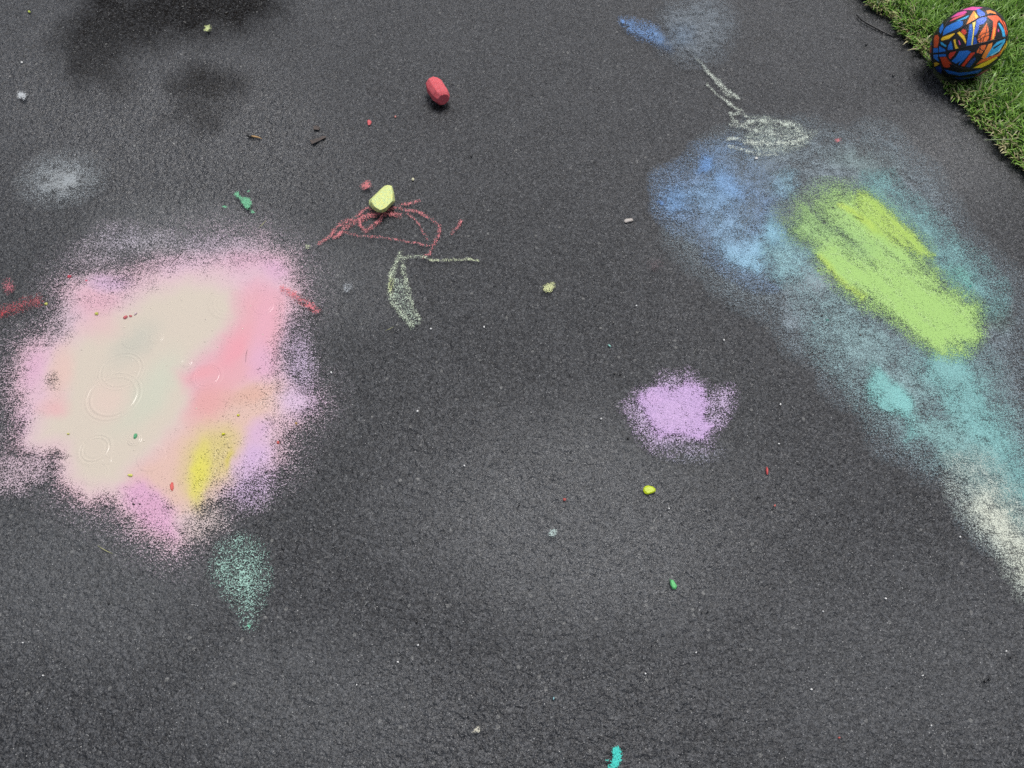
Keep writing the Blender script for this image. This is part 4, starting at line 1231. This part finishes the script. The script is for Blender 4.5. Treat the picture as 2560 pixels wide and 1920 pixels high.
BLU, DBL, CYA, ORA, RED, YEL, PNK, MAG = (28, 112, 200), (22, 66, 130), (50, 165, 215), (236, 112, 50), (206, 58, 36), (244, 196, 40), (214, 74, 150), (150, 30, 80)
PATT = [
 (BLU, [(600,560),(650,500),(760,440),(900,385),(960,400),(960,470),(900,520),(700,610),(580,670),(590,600)]),
 (CYA, [(820,400),(1060,290),(1078,296),(1020,350),(880,392)]),
 (PNK, [(900,190),(1130,128),(1340,140),(1190,192),(1040,188)]),
 (PNK, [(720,340),(860,240),(1000,200),(1040,230),(980,268),(820,312)]),
 ((226,84,100), [(700,410),(790,338),(950,280),(1020,262),(960,302),(800,372)]),
 ((236,140,60), [(1165,200),(1250,320),(1200,365),(1020,465),(1090,320)]),
 (YEL, [(1168,205),(1250,320),(1192,344),(1180,262)]),
 ((58,104,208), [(1215,180),(1260,165),(1370,240),(1380,290),(1290,310),(1240,270)]),
 ((58,104,208), [(1220,370),(1300,330),(1400,320),(1410,370),(1350,450),(1260,470),(1260,540),(1220,640),(1175,680),(1170,600),(1200,500)]),
 ((36,104,196), [(1085,465),(1130,450),(1145,600),(1120,855),(1025,865),(1050,700)]),
 ((250,226,110), [(1140,430),(1200,405),(1184,500),(1140,850),(1116,850),(1155,560)]),
 ((30,80,170), [(1170,700),(1205,700),(1232,828),(1150,850)]),
 (ORA, [(1415,425),(1440,520),(1452,640),(1448,720),(1388,800),(1290,822),(1235,760),(1262,660),(1322,560)]),
 ((236,96,52), [(1430,300),(1600,285),(1660,340),(1750,420),(1800,600),(1790,700),(1764,640),(1722,480),(1640,372),(1606,420),(1570,680),(1530,740),(1478,762),(1520,560),(1532,400),(1420,312)]),
 ((250,170,60), [(1545,520),(1574,520),(1545,740),(1505,745)]),
 (CYA, [(1620,440),(1650,430),(1740,560),(1760,690),(1710,690),(1690,580)]),
 (PNK, [(1620,540),(1642,560),(1642,600),(1615,604)]),
 (YEL, [(545,740),(570,700),(800,625),(812,635),(700,730),(560,768)]),
 (RED, [(920,590),(960,545),(1010,560),(1030,620),(1000,655),(960,640)]),
 (YEL, [(850,620),(900,592),(990,680),(1020,780),(1012,830),(960,740)]),
 (YEL, [(780,750),(820,740),(830,830),(880,915),(815,925)]),
 (PNK, [(870,750),(895,770),(920,840),(892,842)]),
 (BLU, [(735,765),(765,870),(772,935),(670,940),(680,860)]),
 (CYA, [(530,790),(560,795),(650,860),(640,890),(550,840)]),
 ((214,84,34), [(430,670),(480,655),(510,700),(505,800),(480,895),(410,895),(410,740)]),
 (BLU, [(400,910),(490,905),(520,870),(620,930),(650,980),(600,990),(400,995)]),
 (BLU, [(520,520),(580,440),(600,540),(540,640),(515,600)]),
 ((170,70,36), [(325,1000),(335,900),(375,850),(372,990)]),
 (BLU, [(330,850),(365,740),(376,835)]),
 (BLU, [(400,1030),(640,1020),(640,1060),(560,1065),(480,1072),(512,1165),(410,1100)]),
 ((214,170,40), [(415,1180),(470,1175),(520,1205),(420,1262)]),
 ((18,50,120), [(420,1280),(540,1240),(570,1310),(540,1400),(470,1380)]),
 ((186,62,28), [(525,1080),(640,1070),(690,1140),(760,1215),(700,1205),(720,1260),(660,1278),(590,1262)]),
 (RED, [(690,1040),(720,990),(840,965),(790,1040),(722,1115),(695,1090)]),
 (BLU, [(895,965),(1050,950),(1110,975),(1010,1100),(890,1225),(870,1225),(930,1140),(830,1200),(745,1150),(820,1080)]),
 ((214,60,30), [(930,1245),(1110,1000),(1190,985),(1180,1010),(980,1252)]),
 (DBL, [(1190,1070),(1200,1130),(1090,1272),(1010,1258),(1100,1140)]),
 ((24,84,160), [(600,1305),(880,1370),(1080,1355),(1330,1300),(1250,1375),(900,1428),(690,1390)]),
 ((16,50,104), [(760,1460),(1000,1460),(1200,1430),(1100,1490),(900,1500)]),
 (ORA, [(1222,965),(1292,862),(1400,842),(1370,930),(1310,1012),(1222,1000)]),
 ((240,140,50), [(1440,835),(1520,802),(1500,900),(1372,1122),(1312,1085)]),
 ((226,104,44), [(1200,1225),(1310,1120),(1620,1020),(1760,850),(1782,760),(1795,820),(1650,1050),(1400,1150)]),
 (CYA, [(1520,880),(1600,795),(1760,730),(1750,800),(1650,940),(1390,1100),(1440,1000)]),
 ((150,214,236), [(1470,1042),(1620,962),(1710,850),(1650,965),(1500,1056)]),
 ((12,12,16), [(1525,900),(1690,800),(1740,760),(1660,850),(1540,930)]),
 ((244,206,50), [(1150,1285),(1300,1205),(1600,1065),(1612,1090),(1450,1212),(1300,1280)]),
 (YEL, [(1782,780),(1797,760),(1782,880),(1650,1062),(1690,960)]),
 (MAG, [(1190,1440),(1400,1310),(1490,1288),(1400,1385),(1260,1444)]),
 ((236,140,60), [(1400,200),(1470,190),(1560,225),(1595,268),(1480,240),(1425,262)]),
]
VEIN = [[(1250,720),(1330,640),(1455,600)], [(1240,780),(1350,700),(1455,660)], [(1320,820),(1400,600),(1425,430)], [(1270,660),(1300,740),(1290,820)], [(1250,900),(1340,960)], [(1300,850),(1260,1000)]]

def build_ball():
    root = bpy.data.objects.new('ball', None); COL.objects.link(root)
    root.location = (BC[0], BC[1], 0)
    tag(root, 'rubber ball with blue, orange and yellow graffiti shapes on black, at the lawn edge', 'ball')
    nu, nv = 420, 210
    th = np.linspace(0, 2 * np.pi, nu, endpoint=False); ph = np.linspace(0, np.pi, nv + 1)
    T, Pp = np.meshgrid(th, ph)
    N = np.stack([np.sin(Pp) * np.cos(T), np.sin(Pp) * np.sin(T), np.cos(Pp)], -1).reshape(-1, 3)
    # front half faces the camera; the back repeats the design mirrored through the ball's middle plane
    f = (np.array([0, 0, H]) - BC); f /= np.linalg.norm(f)
    dt = N @ f
    Nf = np.where(dt[:, None] < 0.04, N - 2 * dt[:, None] * f, N)
    W = BC + Nf * BR
    u, v = to_px(W[:, 0], W[:, 1], W[:, 2])
    zx, zy = (u - 2280) * 7.54, v * 7.54
    col = np.tile(np.array(lin((14, 14, 18))), (len(N), 1))
    for c, poly in PATT:
        sd = in_poly_sd(zx, zy, poly)
        a = sstep(-4, 3, sd - 1)[:, None]
        shade = np.clip(1 + .0 * sd, 0, 2)[:, None]
        col = col * (1 - a) + np.array(lin(c)) * 1.12 * a
    for ln in VEIN:
        d = np.full(len(N), 1e9)
        for (x0, y0), (x1, y1) in zip(ln[:-1], ln[1:]):
            ex, ey = x1 - x0, y1 - y0
            t = np.clip(((zx - x0) * ex + (zy - y0) * ey) / (ex * ex + ey * ey), 0, 1)
            d = np.minimum(d, np.hypot(zx - x0 - t * ex, zy - y0 - t * ey))
        a = sstep(9, 5, d)[:, None]; col = col * (1 - a) + .006 * a
    idx = np.arange((nv + 1) * nu).reshape(nv + 1, nu)
    nx = np.roll(idx, -1, axis=1)
    q = np.stack([idx[:-1], idx[1:], nx[1:], nx[:-1]], -1).reshape(-1, 4)
    m, k = new_mat('ball_rubber')
    out = k.node('ShaderNodeOutputMaterial'); b = k.node('ShaderNodeBsdfPrincipled'); k.l.new(b.outputs[0], out.inputs[0])
    at = k.node('ShaderNodeAttribute', attribute_name='print'); k.l.new(at.outputs['Color'], b.inputs['Base Color'])
    b.inputs['Roughness'].default_value = .36
    tc = k.node('ShaderNodeTexCoord'); vr = k.vor(tc.outputs['Object'], 520, 'SMOOTH_F1')
    bp = k.node('ShaderNodeBump'); bp.inputs['Distance'].default_value = .0012; bp.inputs['Strength'].default_value = .8; bp.invert = True
    k.l.new(vr.outputs['Distance'], bp.inputs['Height']); k.l.new(bp.outputs[0], b.inputs['Normal'])
    me = bpy.data.meshes.new('cover')
    co = N * BR
    me.vertices.add(len(co)); me.vertices.foreach_set('co', co.astype(np.float32).ravel())
    me.loops.add(q.size); me.loops.foreach_set('vertex_index', q.astype(np.int32).ravel())
    me.polygons.add(len(q)); me.polygons.foreach_set('loop_start', np.arange(0, q.size, 4, dtype=np.int32))
    me.polygons.foreach_set('loop_total', np.full(len(q), 4, np.int32))
    me.update(calc_edges=True); me.validate()
    me.polygons.foreach_set('use_smooth', [True] * len(me.polygons))
    a = me.attributes.new('print', 'FLOAT_COLOR', 'POINT')
    c4 = np.ones((len(N), 4), np.float32); c4[:, :3] = col; a.data.foreach_set('color', c4.ravel())
    me.materials.append(m)
    o = bpy.data.objects.new('cover', me); o.parent = root; o.location = (0, 0, BC[2]); COL.objects.link(o)
    seam_m = plain_mat('seam_rubber', (.008, .008, .009), .45, .4, 0, 200, .1)
    seams = [
        [(330,1012),(520,992),(700,962),(900,912),(1100,862),(1300,812),(1500,768),(1660,730),(1785,700)],
        [(1785,700),(1760,540),(1700,400),(1640,300),(1540,268),(1400,290),(1250,345),(1060,455),(900,560),(780,680),(680,830),(645,960),(680,1100),(770,1220),(920,1290),(1080,1300),(1250,1290),(1450,1240),(1640,1080),(1750,880),(1785,700)],
        [(1000,165),(800,270),(690,370),(590,560),(520,740),(505,900),(500,1050),(530,1190),(590,1320),(700,1440),(800,1490)],
        [(400,620),(375,760),(375,900),(385,1060),(410,1230),(470,1370)],
    ]
    for s in seams:
        pts = [on_ball(*p, BR) for p in s]
        # resample along the sphere
        dense = []
        for a_, b_ in zip(pts[:-1], pts[1:]):
            for i in range(6):
                t = i / 6; p = np.array(a_) * (1 - t) + np.array(b_) * t
                dense.append(p / np.linalg.norm(p) * (BR - .0004))
        dense.append(np.array(pts[-1]) / np.linalg.norm(pts[-1]) * (BR - .0004))
        for _ in range(6):
            D = np.array(dense); D[1:-1] = (D[:-2] + D[2:] + 2 * D[1:-1]) / 4
            dense = list(D / np.linalg.norm(D, axis=1, keepdims=True) * (BR - .0004))
        sm = tube('seam', dense, [.0016] * len(dense), seam_m, 6, parent=root)
        sm.location = (0, 0, BC[2])
build_ball()
